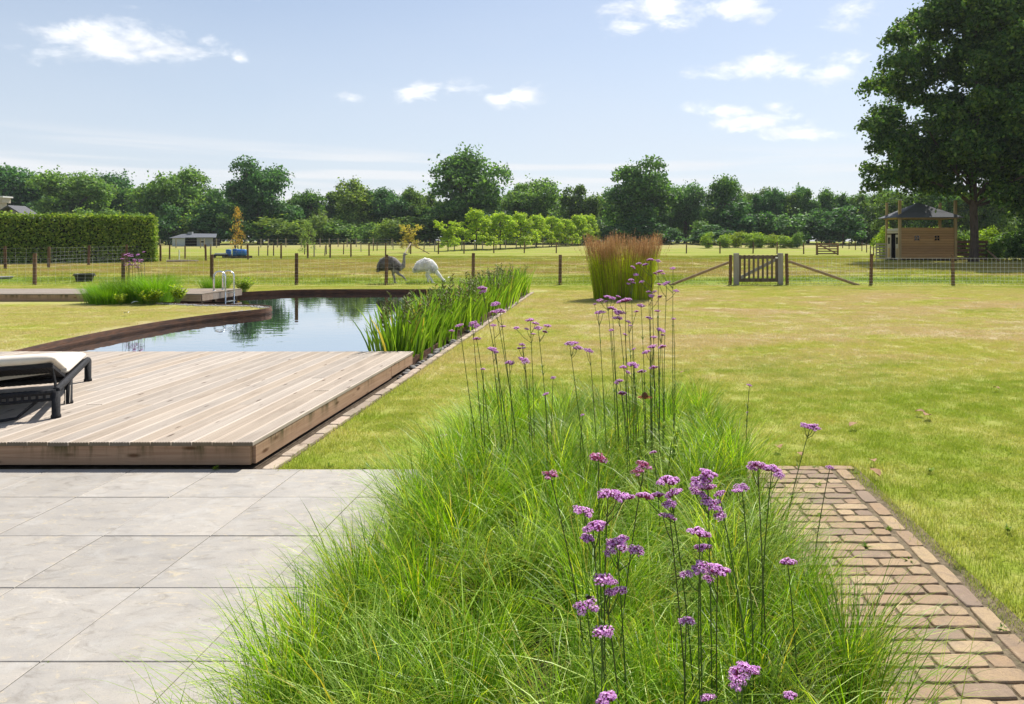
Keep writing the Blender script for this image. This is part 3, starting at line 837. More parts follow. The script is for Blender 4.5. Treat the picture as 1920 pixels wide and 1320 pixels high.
def alderk(key, seed, cols):
    lb = ell_lobes(26, (0, 0, .60), (.30, .30, .37), .10, .16, .3, seed) + ell_lobes(14, (0, 0, .28), (.34, .34, .20), .10, .15, .3, seed + 4) + [(0, 0, .93, .07), (.02, 0, .86, .10)]
    tree_kind(key, lb, 9500, .021, cols, (3, 4, 2), .022, .8, 12, twigs=320)
alderk('alder0', 4, G_DARK); alderk('alder1', 5, G_DARK); alderk('alder2', 6, G_MID); alderk('alder3', 44, G_DARK)
def bushk(key, seed, cols, n=3600):
    lb = ell_lobes(22, (0, 0, .42), (.36, .36, .40), .12, .20, .3, seed, -.95) + [(0, 0, .4, .3)]
    tree_kind(key, lb, n, .030, cols, (3, 4, 2), .02, .5, 6, twigs=120)
bushk('bush0', 7, G_DARK); bushk('bush1', 8, G_MID); bushk('bush2', 9, G_LIME, 2600)
def youngk(key, seed, cols, n=2600, wide=1.0, taper=True):
    r = random.Random(seed); lb = []
    for i in range(46):
        z = .13 + .82 * (i / 46); wv = (1 - z) ** .65 * .52 * wide if taper else .30 + .12 * math.sin(z * 9)
        a = i * 2.4 + r.uniform(-.4, .4); q = r.uniform(.35, 1) * wv
        lb.append((math.cos(a) * q, math.sin(a) * q, z, r.uniform(.055, .105)))
    tree_kind(key, lb, n, .020, cols, (3, 4, 3), .016, .85, 18, up=.7, shell=.2, twigs=90)
youngk('young0', 11, G_LIME, 6500, 1.15, False); youngk('young1', 12, G_LIME, 7000, 1.1)
youngk('orange', 13, [(0.24, 0.13, 0.035), (0.30, 0.18, 0.045), (0.22, 0.18, 0.05)], 520, .85)
youngk('gold', 14, [(0.24, 0.18, 0.045), (0.30, 0.24, 0.055), (0.19, 0.20, 0.045)], 1700, 1.1, False)
youngk('pale', 15, [(0.12, 0.17, 0.055), (0.165, 0.22, 0.075), (0.09, 0.145, 0.04)], 700, .8)

def tree(key, x, y, wd, h, name, label, group=None, cat='tree', tint=None, rz=None):
    t = thing(name, (x, y, gz(y)), label, cat, group, random.uniform(0, 6.28) if rz is None else rz)
    cm, tm = KIND[key]
    link('crown', cm, t, tint or M_LEAF_OAK, scale=(wd, wd, h))
    link('trunk', tm, t, M_BARK, scale=(h, h, h) if wd > h else (wd * 1.1, wd * 1.1, h))
    return t
def tpx(key, u, vtop, wpx, y, name, label, group=None, cat='tree', tint=None):
    x = (u - CU) * y / FPX; h = CAM_H + (CV - vtop) * y / FPX - gz(y)
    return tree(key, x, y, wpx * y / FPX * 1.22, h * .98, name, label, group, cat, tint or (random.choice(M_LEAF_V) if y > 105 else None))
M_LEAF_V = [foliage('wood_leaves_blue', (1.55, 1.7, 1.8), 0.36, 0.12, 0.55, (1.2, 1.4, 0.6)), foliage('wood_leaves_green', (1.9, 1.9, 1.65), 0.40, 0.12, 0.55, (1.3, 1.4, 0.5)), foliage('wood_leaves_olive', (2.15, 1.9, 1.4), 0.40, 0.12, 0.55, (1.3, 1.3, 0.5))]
M_LEAF_DK = foliage('wood_leaves', (0.92, 0.98, 1.0), 0.26, 0.25, 0.5, (1.2, 1.35, 0.55))
M_LEAF_LT = foliage('light_leaves', (1.45, 1.35, 1.1), 0.36, 0.25, 0.5, (1.3, 1.35, 0.5))

# ---- the big oaks beside the hut
def big_oak(name, x, y, h, label, seed, extents, n, leaf, trunk_r, stem_pts, low, dark, extra=()):
    t = thing(name, (x, y, gz(y)), label, 'tree')
    r = random.Random(seed); m = MB()
    m.tube([Vector(p) for p, _ in stem_pts], [q for _, q in stem_pts], 12)
    lobes = []
    rx, ry = extents
    ends = []
    for i in range(84):
        f = (i + .5) / 84
        z = low + (h - low) * f ** 1.12
        prof = math.sin(math.pi * (.27 + .73 * f) ** .95) ** .55 if f < .985 else .3
        a = i * 2.39996 + r.uniform(-.3, .3)
        q = r.uniform(.55, 1.0) if i % 3 else r.uniform(.15, .6)
        e = (math.cos(a) * rx * prof * q, math.sin(a) * ry * prof * q, z)
        ends.append(e); lobes.append((*e, r.uniform(.95, 1.75)))
        for k in range(3):
            d = Vector((r.uniform(-1, 1), r.uniform(-1, 1), r.uniform(-.6, .6))) * 1.7
            lobes.append((e[0] + d.x, e[1] + d.y, e[2] + d.z, r.uniform(.6, 1.05)))
    lobes += list(extra)
    keep = ends; ends = [q for i, q in enumerate(ends) if i % 5 == 0] + [q[:3] for i, q in enumerate(extra) if i in (0, 4, 8)]
    st = [Vector(p) for p, _ in stem_pts]
    for i, e in enumerate(ends):
        za = max(4.3, e[2] - math.hypot(e[0], e[1]) * r.uniform(.55, .9)); kk = max(j for j in range(len(st)) if st[j].z <= za + .01); kn = min(kk + 1, len(st) - 1)
        a_ = st[kk].lerp(st[kn], (za - st[kk].z) / max(.01, st[kn].z - st[kk].z) if kn > kk else 0)
        limb(m, a_, e, trunk_r * max(.16, .44 - .022 * za), .03, .05 + .09 * r.random(), i + seed, 6, 7)
    v, f, c = crown(lobes, n, leaf, dark, (3, 4, 3), .3, .35)
    L = np.array(lobes); k = RNG.choice(len(L), 900); d = unit(900)
    e = L[k, :3] + d * (L[k, 3] * RNG.uniform(1.0, 1.35, 900))[:, None]
    j = np.repeat(e, 9, 0) + RNG.normal(0, leaf * 1.2, (8100, 3))
    v2, f2, c2 = leaf_quads(j, unit(len(j)), leaf * RNG.uniform(.6, 1.15, len(j)), pal(len(j), dark, (3, 4, 3), .2))
    V, F, C = join([(v, f, c), (v2, f2, c2)])
    link('crown', np_mesh('crown', V, F, C), t, M_LEAF_OAK)
    m.build('trunk', M_BARK, t, True)
    return t
OAKC = [(0.026, 0.056, 0.018), (0.042, 0.082, 0.024), (0.078, 0.122, 0.030)]
big_oak('oak_tree', 27.9, 54.5, 21.5, 'huge dark green oak towering over the wooden hut with a straight bare trunk', 3, (8.4, 8.0), 132000, .16, .36,
        [((0, 0, -.1), .48), ((0, 0, .35), .34), ((.05, 0, 2.2), .29), ((-.05, 0, 4.6), .28), ((0, .1, 7.5), .25), ((.3, 0, 11), .20), ((.2, 0, 15), .13), ((.1, 0, 19.5), .05)], 6.6, OAKC, [(-6.6, -1, 6.0, 1.3), (-7.4, .5, 6.8, 1.2), (-5.2, 1, 6.3, 1.3), (-7.9, 0, 5.6, .8), (-3.5, 2, 6.6, 1.3), (1.5, -1.5, 5.2, 1.2), (3.2, -1, 4.6, 1.2), (2.4, 1, 5.4, 1.4), (4.8, 0, 5.0, 1.3), (-1.2, 2.0, 6.2, 1.2), (-2.5, -2, 7.6, 1.5), (-1, -1.5, 8.2, 1.5), (1.0, -2.2, 7.2, 1.4), (-.6, 1.0, 7.4, 1.4), (2.5, -2.2, 7.0, 1.5), (-4.2, -1.5, 7.2, 1.5), (-5.8, -2, 7.8, 1.5), (4.0, -2, 6.6, 1.4), (0.2, -1.4, 6.2, 1.0), (3, -1, 3.7, 1.0), (5, 0, 3.5, 1.2), (6.5, -1, 4.2, 1.4), (7.5, 0, 3.3, 1.2), (1.8, -1, 4.6, .9), (-1.5, -.5, 5.3, 1.0), (-2.5, .5, 5.5, 1.1), (-4.6, -.5, 5.6, 1.0), (6.0, -1, 6.2, 1.4), (-3.2, 0, 6.3, 1.0)])
big_oak('oak_tree', 38.5, 57.5, 21.0, 'second large oak beside the hut, forking behind the plank fence end', 8, (8.6, 7.5), 80000, .165, .36,
        [((0, 0, -.1), .5), ((-.1, 0, .4), .38), ((-.5, 0, 3), .34), ((-1.0, 0, 6), .30), ((-1.2, .1, 9), .26), ((-1.0, 0, 13), .18), ((-.8, 0, 18), .07)], 5.6, OAKC)

# ---- the belt of wood across the far end of the meadow
tpx('oak0', 20, 304, 140, 138, 'oak_tree', 'dark rounded oak rising above the clipped hedge and the house roof')
tpx('oak2', 140, 316, 135, 130, 'oak_tree', 'mid green broad oak above the middle of the clipped hedge')
tpx('oak1', 215, 328, 110, 141, 'oak_tree', 'sloping crowned oak above the end of the clipped hedge')
tpx('oak4', 328, 304, 128, 133, 'oak_tree', 'large oak standing behind the small grey shed')
tpx('alder2', 402, 352, 90, 139, 'woodland_tree', 'lower tree filling the gap between the shed oak and the orange sapling oak')
tpx('oak3', 488, 300, 122, 131, 'oak_tree', 'dark round headed oak with a visible trunk behind the orange sapling')
tpx('alder1', 578, 356, 80, 140, 'woodland_tree', 'slim pointed tree behind the pale green sapling')
tpx('alder2', 664, 334, 104, 135, 'woodland_tree', 'light green feathery tree in the belt behind the grey bird')
tpx('alder0', 720, 352, 95, 138, 'woodland_tree', 'dull green tree between the feathery tree and the golden sapling')
tpx('alder1', 770, 350, 70, 141, 'woodland_tree', 'narrow dark tree beside the tallest oak of the belt')
tpx('oak1', 875, 285, 150, 131, 'oak_tree', 'tallest dark dome shaped oak of the belt, behind the young hornbeam row')
tpx('oak4', 1000, 324, 118, 137, 'oak_tree', 'rounded oak behind the middle of the young hornbeam row')
tpx('alder0', 1090, 344, 88, 140, 'woodland_tree', 'two topped tree behind the end of the young hornbeam row')
tpx('oak3', 1203, 300, 140, 129, 'oak_tree', 'big uneven oak behind the rust topped reed grass')
tpx('oak2', 1285, 340, 88, 136, 'oak_tree', 'smaller oak leaning on the big oak behind the reed grass')
tpx('alder1', 1360, 328, 88, 133, 'woodland_tree', 'bushy headed alder standing tall behind the scrub bank')
for i in range(8):
    tpx('alder%d' % (0, 1, 3)[i % 3], 1418 + i * 33 + random.uniform(-5, 5), 357 + random.uniform(-6, 8), 58, 134 + random.uniform(-3, 3), 'alder_tree', 'slender dark alder in the even row behind the far field gate', 'alders in the row behind the far field gate')
for i, (u, v) in enumerate(((1690, 352), (1745, 345), (1800, 352), (1860, 345), (1915, 352), (1960, 345))):
    tpx('oak%d' % (i % 3), u, v, 95, 112 + random.uniform(-6, 6), 'woodland_tree', 'woodland tree in the dark backdrop behind the wooden hut', 'woodland trees behind the hut')
for i in range(36):
    u = -90 + i * 50 + random.uniform(-14, 14)
    tpx(('alder0', 'alder1', 'oak3', 'alder2', 'alder3', 'oak4', 'oak0')[i % 7], u, 358 + random.uniform(-12, 10), 86, 152 + random.uniform(-4, 6), 'woodland_tree', 'woodland tree filling the back of the belt', 'woodland trees at the back of the belt')
for i in range(42):
    u = -60 + i * 47 + random.uniform(-16, 16)
    if 1090 < u < 1130: continue
    lt = 590 < u < 780
    tpx('bush%d' % (1 if lt or i % 4 == 1 else 0), u, (398 if lt else 404) + random.uniform(-30, 26), random.uniform(52, 110), 124 + random.uniform(-4, 4), 'understorey_shrub', 'dense shrub closing the foot of the tree belt', 'shrubs at the foot of the tree belt', 'shrub')
for i in range(46):
    u = -80 + i * 44 + random.uniform(-14, 14)
    tpx('bush%d' % (i % 2), u, 392 + random.uniform(-14, 14), 76, 143 + random.uniform(-3, 3), 'understorey_shrub', 'shaded shrub between the trunks of the tree belt', 'shaded shrubs between the trunks of the belt', 'shrub')
for i, (u, v, wp) in enumerate(((190, 372, 70), (240, 376, 60), (150, 385, 60))):
    tpx('bush1', u, v, wp, 92, 'garden_shrub', 'rounded garden shrub showing just over the clipped hedge', 'shrubs behind the clipped hedge', 'shrub')

# ---- young trees in the meadow
tpx('young0', 840, 412, 50, 92, 'young_hornbeam', 'squat flat topped lime green young hornbeam at the head of the row', None, 'tree', M_LEAF_LIME)
for i, (u, v, wp, y) in enumerate(((893, 392, 46, 97), (938, 398, 50, 100), (976, 398, 42, 104), (1006, 402, 38, 108), (1034, 405, 38, 111), (1060, 410, 34, 114), (1084, 402, 38, 118), (1104, 402, 34, 121))):
    tpx('young1', u, v, wp * 1.65, y, 'young_hornbeam', 'lime green young hornbeam in the row before the tree belt', 'young hornbeams in a row', 'tree', M_LEAF_LIME)
tpx('orange', 446, 388, 34, 76, 'orange_sapling', 'orange leaved sapling with airy tiers beside the blue barrels', tint=M_LEAF_LT if False else None)
tpx('pale', 578, 412, 44, 74, 'pale_sapling', 'pale green open sapling tied between stakes in the meadow')
tpx('gold', 767, 418, 46, 86, 'golden_sapling', 'golden yellow round headed sapling behind the two birds')
for i, (u, v, wp) in enumerate(((1328, 434, 22), (1360, 438, 26), (1380, 433, 30), (1408, 435, 28), (1425, 434, 32), (1447, 438, 26), (1468, 440, 28), (1484, 444, 22))):
    tpx('bush2', u, v, wp * 1.2, 104 + (i % 3), 'scrub_bush', 'bright green scrub bush on the dry bank before the alders', 'scrub on the dry bank', 'shrub')
tpx('bush1', 1495, 428, 22, 103, 'scrub_bush', 'taller pointed green bush at the end of the dry bank', None, 'shrub')
for i, (u, v, wp, y, k) in enumerate(((1657, 420, 40, 63, 'bush2'), (1725, 426, 60, 66, 'bush2'), (1775, 424, 60, 65, 'bush2'), (1812, 418, 55, 64, 'bush1'), (1850, 424, 55, 61, 'bush2'), (1888, 420, 60, 60, 'bush1'), (1930, 415, 70, 59, 'bush0'), (1862, 445, 40, 58, 'bush1'), (1905, 440, 50, 57.5, 'bush0'), (1700, 428, 50, 68, 'bush1'))):
    tpx(k, u, v, wp, y, 'hazel_bush', 'leafy hazel bush growing behind the hut and plank fence', 'hazel bushes behind the hut', 'shrub')

# ------------------------------------------------------------------ clipped hedge
def hedge():
    a = Vector((-46.5, 47.6)); b = Vector((-34.6, 53.6)); t = (b - a); L = t.length; t.normalize(); nrm = Vector((t.y, -t.x))
    o = thing('clipped_hedge', (a.x, a.y, gz(50)), 'long clipped beech hedge with a flat sunlit top behind the wire fence', 'hedge', rz=math.atan2(t.y, t.x))
    H, D = 3.42, 1.6
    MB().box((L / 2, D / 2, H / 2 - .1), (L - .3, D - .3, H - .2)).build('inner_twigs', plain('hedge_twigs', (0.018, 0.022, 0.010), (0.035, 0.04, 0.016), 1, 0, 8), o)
    n = 17000; k = RNG.random(n)
    p = np.zeros((n, 3)); nn = np.zeros((n, 3))
    fr = k < .60; tp = (k >= .60) & (k < .84); en = k >= .84
    p[fr] = np.stack([RNG.random(fr.sum()) * L, RNG.normal(0, .09, fr.sum()), RNG.random(fr.sum()) * H], 1); nn[fr] = (0, -1, .2)
    p[tp] = np.stack([RNG.random(tp.sum()) * L, RNG.random(tp.sum()) * D, H + RNG.normal(0, .06, tp.sum())], 1); nn[tp] = (0, 0, 1)
    p[en] = np.stack([L + RNG.normal(0, .09, en.sum()), RNG.random(en.sum()) * D, RNG.random(en.sum()) * H], 1); nn[en] = (1, 0, .2)
    p[:, 2] = np.maximum(p[:, 2], .05)
    sh_ = tp & (RNG.random(n) < .16); p[sh_, 2] += np.abs(RNG.normal(0, .13, sh_.sum()))
    nr = nn * .8 + unit(n) * .8; nr /= np.linalg.norm(nr, axis=1, keepdims=True)
    v, f, c = leaf_quads(p, nr, RNG.uniform(.06, .13, n), pal(n, [(0.065, 0.105, 0.018), (0.10, 0.15, 0.026), (0.18, 0.22, 0.042)], (3, 4, 2), .2))
    link('leaves', np_mesh('leaves', v, f, c), o, M_LEAF_OAK)
hedge()

# ------------------------------------------------------------------ turf: short blades on the lawn, tussocks in the meadow
def scatter_group():
    ng = bpy.data.node_groups.new('turf_scatter', 'GeometryNodeTree')
    ng.interface.new_socket('Geometry', in_out='INPUT', socket_type='NodeSocketGeometry')
    ng.interface.new_socket('Geometry', in_out='OUTPUT', socket_type='NodeSocketGeometry')
    N = ng.nodes; Lk = ng.links.new
    gi = N.new('NodeGroupInput'); go = N.new('NodeGroupOutput')
    def na(nm, ty):
        q = N.new('GeometryNodeInputNamedAttribute'); q.data_type = ty; q.inputs[0].default_value = nm; return q.outputs[0]
    cmp_ = N.new('FunctionNodeCompare'); cmp_.data_type = 'FLOAT'; cmp_.operation = 'GREATER_THAN'; cmp_.inputs[1].default_value = 0.5
    Lk(na('pt', 'FLOAT'), cmp_.inputs[0])
    sp = N.new('GeometryNodeSeparateGeometry'); sp.domain = 'POINT'
    Lk(gi.outputs[0], sp.inputs[0]); Lk(cmp_.outputs[0], sp.inputs[1])
    ip = N.new('GeometryNodeInstanceOnPoints')
    Lk(sp.outputs[0], ip.inputs['Points']); Lk(sp.outputs[1], ip.inputs['Instance'])
    er = N.new('FunctionNodeEulerToRotation'); cb = N.new('ShaderNodeCombineXYZ')
    Lk(na('rot', 'FLOAT'), cb.inputs[2]); Lk(cb.outputs[0], er.inputs[0]); Lk(er.outputs[0], ip.inputs['Rotation'])
    cs = N.new('ShaderNodeCombineXYZ'); sc_ = na('scl', 'FLOAT'); cs.inputs[0].default_value = 1; cs.inputs[1].default_value = 1
    Lk(sc_, cs.inputs[2]); Lk(cs.outputs[0], ip.inputs['Scale'])
    Lk(ip.outputs[0], go.inputs[0])
    return ng
SCAT = scatter_group()
def turf(name, size, nbl, hmin, hmax, wd, pts, label, scl=(.8, 1.25), lean=1.0):
    free = np.array([1.0 if (p[1] > 26.6 or is_lawn(p[0], p[1], size * .8)) else 0.0 for p in pts])
    bs = np.zeros((nbl, 3)); bs[:, :2] = RNG.uniform(-size / 2, size / 2, (nbl, 2))
    v, f, c = blades(bs, RNG.random(nbl) * 6.283, RNG.uniform(hmin, hmax, nbl), RNG.uniform(0, .5, nbl) * lean, RNG.uniform(.4, 1.7, nbl) * lean, RNG.uniform(.7, 1.3, nbl) * wd, pal(nbl, [(1, 1, 1), (.72, .85, .6), (1.3, 1.2, 1.3), (1.5, 1.15, 1.2)], (5, 3, 2, 1), .15).clip(.3, 2), 2, 1.0, RNG.uniform(-.9, .9, nbl))
    pts = np.array(pts, float); nv = len(v)
    V = np.vstack([v, pts])
    me = np_mesh(name, V, f, np.vstack([c, np.ones((len(pts), 3))]))
    n = len(V)
    for nm, arr in (('pt', np.r_[np.zeros(nv), np.ones(len(pts))]), ('rot', np.r_[np.zeros(nv), np.where(free > .5, RNG.random(len(pts)) * 6.283, RNG.integers(0, 4, len(pts)) * (math.pi / 2))]), ('scl', np.r_[np.ones(nv), RNG.uniform(*scl, len(pts))])):
        a = me.attributes.new(nm, 'FLOAT', 'POINT'); a.data.foreach_set('value', arr.astype(np.float32))
    o = link(name, me, None, M_BLADE)
    md = o.modifiers.new('scatter', 'NODES'); md.node_group = SCAT
    tag(o, label, 'grass', kind='stuff')
    return o
def is_lawn(x, y, h):
    for ddx, ddy in ((-h, -h), (h, -h), (h, h), (-h, h), (0, 0)):
        a, b = x + ddx, y + ddy
        if b > 26.45: return False
        if b < 5.13: return a > 1.775
        if -2.42 < a: 
            if -1.06 < a < 0.95 and b < 6.15: return False
            if 0.84 < a < 1.775 and b < 5.2: return False
        else:
            if b < 9.45 or inside((a, b), POND): return False
            if a > -8.3 and b < 23.5: return False
            if a < -11.0 and 18.6 < b < 21.9: return False
    return True
near, midp, farp = [], [], []
s_ = .25
for iy in range(int(1.5 / s_), int(12 / s_)):
    for ix in range(int(-2.6 / s_), int(8.0 / s_)):
        x, y = ix * s_ + s_ / 2, iy * s_ + s_ / 2
        if (x > (1960 - CU) * y / FPX + .4) or y < 2.0: continue
        if is_lawn(x, y, s_ * .5 - .02): near += [(x, y, G0)] if not is_lawn(x, y, .26) else [(x + random.uniform(-.11, .11), y + random.uniform(-.125, .125), G0) for _ in (0, 1, 2, 3)]
s_ = .5
for iy in range(int(9 / s_), int(26.5 / s_)):
    for ix in range(int(-24 / s_), int(17 / s_)):
        x, y = ix * s_ + s_ / 2, iy * s_ + s_ / 2
        if x > (1980 - CU) * y / FPX or x < (-60 - CU) * y / FPX: continue
        if x > -2.6 and y < 12: continue
        if is_lawn(x, y, s_ * .5 - .03): midp += [(x, y, G0)] if not is_lawn(x, y, .5) else [(x + random.uniform(-.22, .22), y + random.uniform(-.25, .25), G0) for _ in (0, 1, 2, 3)]
for iy in range(0, 24):
    for ix in range(-32, 26):
        x, y = ix * 2 + 1 + random.uniform(-.3, .3), 27.4 + iy * 2 + random.uniform(-.2, .2)
        if x > (1990 - CU) * y / FPX + 1 or x < (-70 - CU) * y / FPX - 1: continue
        farp.append((x, y, gz(y)))
turf('lawn_grass', .25, 170, .014, .034, .0034, near, 'short mown grass of the lawn between path, bed and kerb')
turf('lawn_grass', .5, 420, .012, .028, .0050, midp, 'short mown grass farther out on the dry lawn and round the pond', (.7, 1.1))
turf('meadow_grass', 2.0, 900, .05, .14, .013, farp, 'rough grazed meadow grass beyond the post and wire fence', (.35, 1.2), .8)
# taller rough fringe under the fence line
fr = []
n = 2600
bs = np.stack([RNG.uniform(-24, 16, n), 26.42 + RNG.normal(0, .07, n), np.full(n, G0)], 1)
v, f, c = blades(bs, RNG.random(n) * 6.28, RNG.uniform(.06, .17, n), .1, RNG.uniform(.3, 1.2, n), .010, np.ones((n, 3)), 3)
tag(link('fence_fringe', np_mesh('fence_fringe', v, f, c), None, M_BLADE), 'strip of longer grass left unmown under the wire fence', 'grass', kind='stuff')
# soft fringe where the lawn meets the paving and the kerb
n = 5200
seg_ = [((1.765, 2.0), (1.74, 5.25), .42), ((1.80, 2.2), (1.77, 5.25), .35), ((1.0, 5.22), (1.72, 5.22), .15), ((-2.38, 5.15), (-1.1, 5.15), .2), ((-2.40, 5.2), (-2.33, 22.4), .3)]
P_ = []
for (a, b, wgt) in seg_:
    k = int(n * wgt); tt = RNG.random(k)[:, None]
    q = np.array(a) * (1 - tt) + np.array(b) * tt + RNG.normal(0, .030, (k, 2)) * (1 + .8 * np.sin(tt * 23)); P_.append(np.c_[q, np.full(k, G0)])
# and the ragged cells of the lawn that the larger turves leave open
for (x0, x1, y0, y1, k) in ((1.76, 2.02, 2.0, 5.3, 3000), (-2.43, -2.22, 5.1, 12.1, 5200), (-2.43, -1.9, 12, 22.6, 9000), (-2.4, 1.8, 5.09, 5.30, 3200), (.7, 1.8, 5.1, 5.5, 1500), (-1.4, -1.0, 5.1, 6.4, 1600), (.7, 1.1, 5.1, 6.4, 1600), (-1.3, 1.2, 6.1, 6.5, 2600)):
    q = np.c_[RNG.uniform(x0, x1, k), RNG.uniform(y0, y1, k)]
    ok = np.array([is_lawn(a, b, 0.0) for a, b in q]); q = q[ok]; P_.append(np.c_[q, np.full(len(q), G0)])
bs = np.vstack(P_); n = len(bs)
v, f, c = blades(bs, RNG.random(n) * 6.28, RNG.uniform(.03, .07, n), .1, RNG.uniform(.5, 1.6, n), .0040, pal(n, [(1, 1, 1), (.72, .85, .6), (1.3, 1.2, 1.3), (1.5, 1.15, 1.2)], (5, 3, 2, 1), .15).clip(.3, 2), 3)
tag(link('lawn_fringe', np_mesh('lawn_fringe', v, f, c), None, M_BLADE), 'uneven grass fringe creeping over the paving edges and kerb', 'grass', kind='stuff')

# ------------------------------------------------------------------ the ornamental grass bed in the foreground
def feather_bed():
    parts = []
    cl = []
    y = 1.25
    while y < 6.2:
        x = -0.98
        while x < 0.85:
            cl.append((x + random.uniform(-.08, .08), y + random.uniform(-.08, .08))); x += .29
        y += .26
    for (x, y) in cl:
        edge = (x < -.6) or (x > .5)
        n = int(RNG.integers(270, 380)) if y > 2.0 else 220
        bs = np.c_[np.array([x, y]) + RNG.normal(0, .042, (n, 2)), np.full(n, -.01)]
        outw = math.atan2(0.0, x + .05)
        az = RNG.random(n) * 6.283
        if x < -.75: az = np.where(RNG.random(n) < .45, math.pi + RNG.normal(0, .7, n), az)
        if x > .62: az = np.where(RNG.random(n) < .16, RNG.normal(0, .7, n), az)
        sw = random.uniform(0, 6.28)
        az = np.where(RNG.random(n) < .30, sw + RNG.normal(0, .5, n), az)
        big = random.uniform(.72, 1.18) * (1.0 if y < 5 else .92)
        L = RNG.uniform(.34, .66, n) * big
        tint = random.random()
        silver = tint > .72
        cols = [(0.060, 0.120, 0.010), (0.115, 0.190, 0.014), (0.20, 0.265, 0.025), (0.33, 0.34, 0.09)] if not silver else [(0.10, 0.155, 0.040), (0.16, 0.215, 0.065), (0.24, 0.285, 0.12), (0.36, 0.38, 0.22)]
        c = pal(n, cols, (4, 4, 2.8, 1.2), .20)
        dead = RNG.random(n) < .055; c[dead] = (0.33, 0.25, 0.10); c *= random.uniform(.72, 1.2)
        parts.append(blades(bs, az, L, RNG.uniform(.0, .28, n), RNG.uniform(.7, 2.15, n) * (1.05 if silver else .85), RNG.uniform(.0032, .0068, n), c, 6, 1.35, RNG.uniform(-.8, .8, n), .55))
    # long loose outliers that hang over the paving
    n = 1900
    side = RNG.random(n) < .88
    bs = np.c_[np.where(side, -.95, .78) + RNG.normal(0, .08, n), RNG.uniform(1.6, 5.6, n), np.zeros(n)]
    az = np.where(side, math.pi, 0) + RNG.normal(0, .75, n)
    parts.append(blades(bs, az, RNG.uniform(.42, .68, n), RNG.uniform(.12, .45, n), RNG.uniform(.9, 1.9, n), RNG.uniform(.0022, .004, n), pal(n, [(0.15, 0.22, 0.03), (0.22, 0.28, 0.06), (0.30, 0.31, 0.12)], (3, 3, 2)), 7, 1.2, RNG.uniform(-.8, .8, n), .5))
    n = 700
    bs = np.c_[RNG.uniform(-.75, .55, n), RNG.uniform(1.6, 4.4, n), np.zeros(n)]
    parts.append(blades(bs, RNG.random(n) * 6.283, RNG.uniform(.5, .85, n), RNG.uniform(.1, .45, n), RNG.uniform(1.5, 2.4, n), RNG.uniform(.004, .0065, n), pal(n, [(0.25, 0.31, 0.12), (0.36, 0.41, 0.22), (0.17, 0.25, 0.06)], (3, 2, 2)), 8, 1.2, RNG.uniform(-.8, .8, n), .5))
    V, F, C = join(parts)
    tag(link('feather_grass', np_mesh('feather_grass', V, F, C), None, M_GRASS), 'lush arching fine grass filling the bed between patio and brick path', 'ornamental grass', kind='stuff')
feather_bed()

# ------------------------------------------------------------------ reed grass block with rust coloured plumes
def reed_grass():
    o = thing('reed_grass', (0.35, 20.3, G0), 'tall upright reed grass block, green below with rust coloured plumes', 'ornamental grass')
    def foot(n):
        a = RNG.random(n) * 6.283; q = np.sqrt(RNG.random(n))
        x = np.sign(np.cos(a)) * np.abs(np.cos(a)) ** .6 * q * .84; y = np.sin(a) * q * .5
        return x, y
    n = 5200
    bx, by = foot(n)
    bs = np.c_[bx, by, np.zeros(n)]
    az = np.arctan2(by * .8 + RNG.normal(0, .22, n), bx + RNG.normal(0, .22, n))
    rad = np.hypot(bx / .84, by / .5)
    wav = 1 + .06 * np.sin(bx * 9 + 1) + .04 * np.sin(bx * 21)
    v, f, c = blades(bs, az, RNG.uniform(.6, 1.45, n) * wav, rad * .08, rad * .18 + RNG.uniform(0, .40, n), RNG.uniform(.008, .014, n), pal(n, [(0.19, 0.24, 0.014), (0.27, 0.32, 0.02), (0.37, 0.39, 0.04), (0.40, 0.33, 0.10)], (3, 4, 3, .5), .2), 5, 1.5, RNG.uniform(-1, 1, n), .5)
    link('leaves', np_mesh('leaves', v, f, c), o, M_GRASS)
    n = 1700
    bx, by = foot(n); bs = np.c_[bx, by, np.zeros(n)]
    az = np.arctan2(by + RNG.normal(0, .2, n), bx + RNG.normal(0, .2, n)); rad = np.hypot(bx / .84, by / .5)
    H = (RNG.uniform(1.30, 1.80, n) + np.abs(RNG.normal(0, .07, n))) * (1 + .05 * np.sin(bx * 8 + 2)); ln = rad * .115 + RNG.uniform(0, .05, n) + (RNG.random(n) < .03) * .2
    v, f, c = blades(bs, az, H, ln, ln * 1.5, .006, pal(n, [(0.30, 0.22, 0.07), (0.26, 0.24, 0.06)], (1, 1)), 5, 1.0, None, .2)
    # plumes: narrow brushes of spikelets on the upper part of each stem
    k = 16; ti = RNG.uniform(.78, 1.0, (n, k)); wdt = .030 * (1 - np.abs(ti - .83) / .20).clip(.15)
    th = ln[:, None] * (1 + .25 * ti)
    cx = bx[:, None] + np.cos(az)[:, None] * np.sin(th) * H[:, None] * ti; cy = by[:, None] + np.sin(az)[:, None] * np.sin(th) * H[:, None] * ti; cz = np.cos(th) * H[:, None] * ti
    q = np.stack([cx, cy, cz], 2).reshape(-1, 3); m = len(q)
    a2 = RNG.random(m) * 6.283; wd_ = wdt.reshape(-1)
    pc = np.repeat(pal(n, [(0.42, 0.26, 0.13), (0.50, 0.35, 0.19), (0.33, 0.19, 0.10)], (3, 3, 2), .15), k, 0) * RNG.uniform(.85, 1.15, (m, 1))
    v2, f2, c2 = blades(q, a2, .035 + wd_ * 1.2, .25, .45, .007, pc, 2, 1.0, None, .6)
    V, F, C = join([(v, f, c), (v2, f2, c2)])
    link('plumes', np_mesh('plumes', V, F, C), o, M_PLUME)
reed_grass()

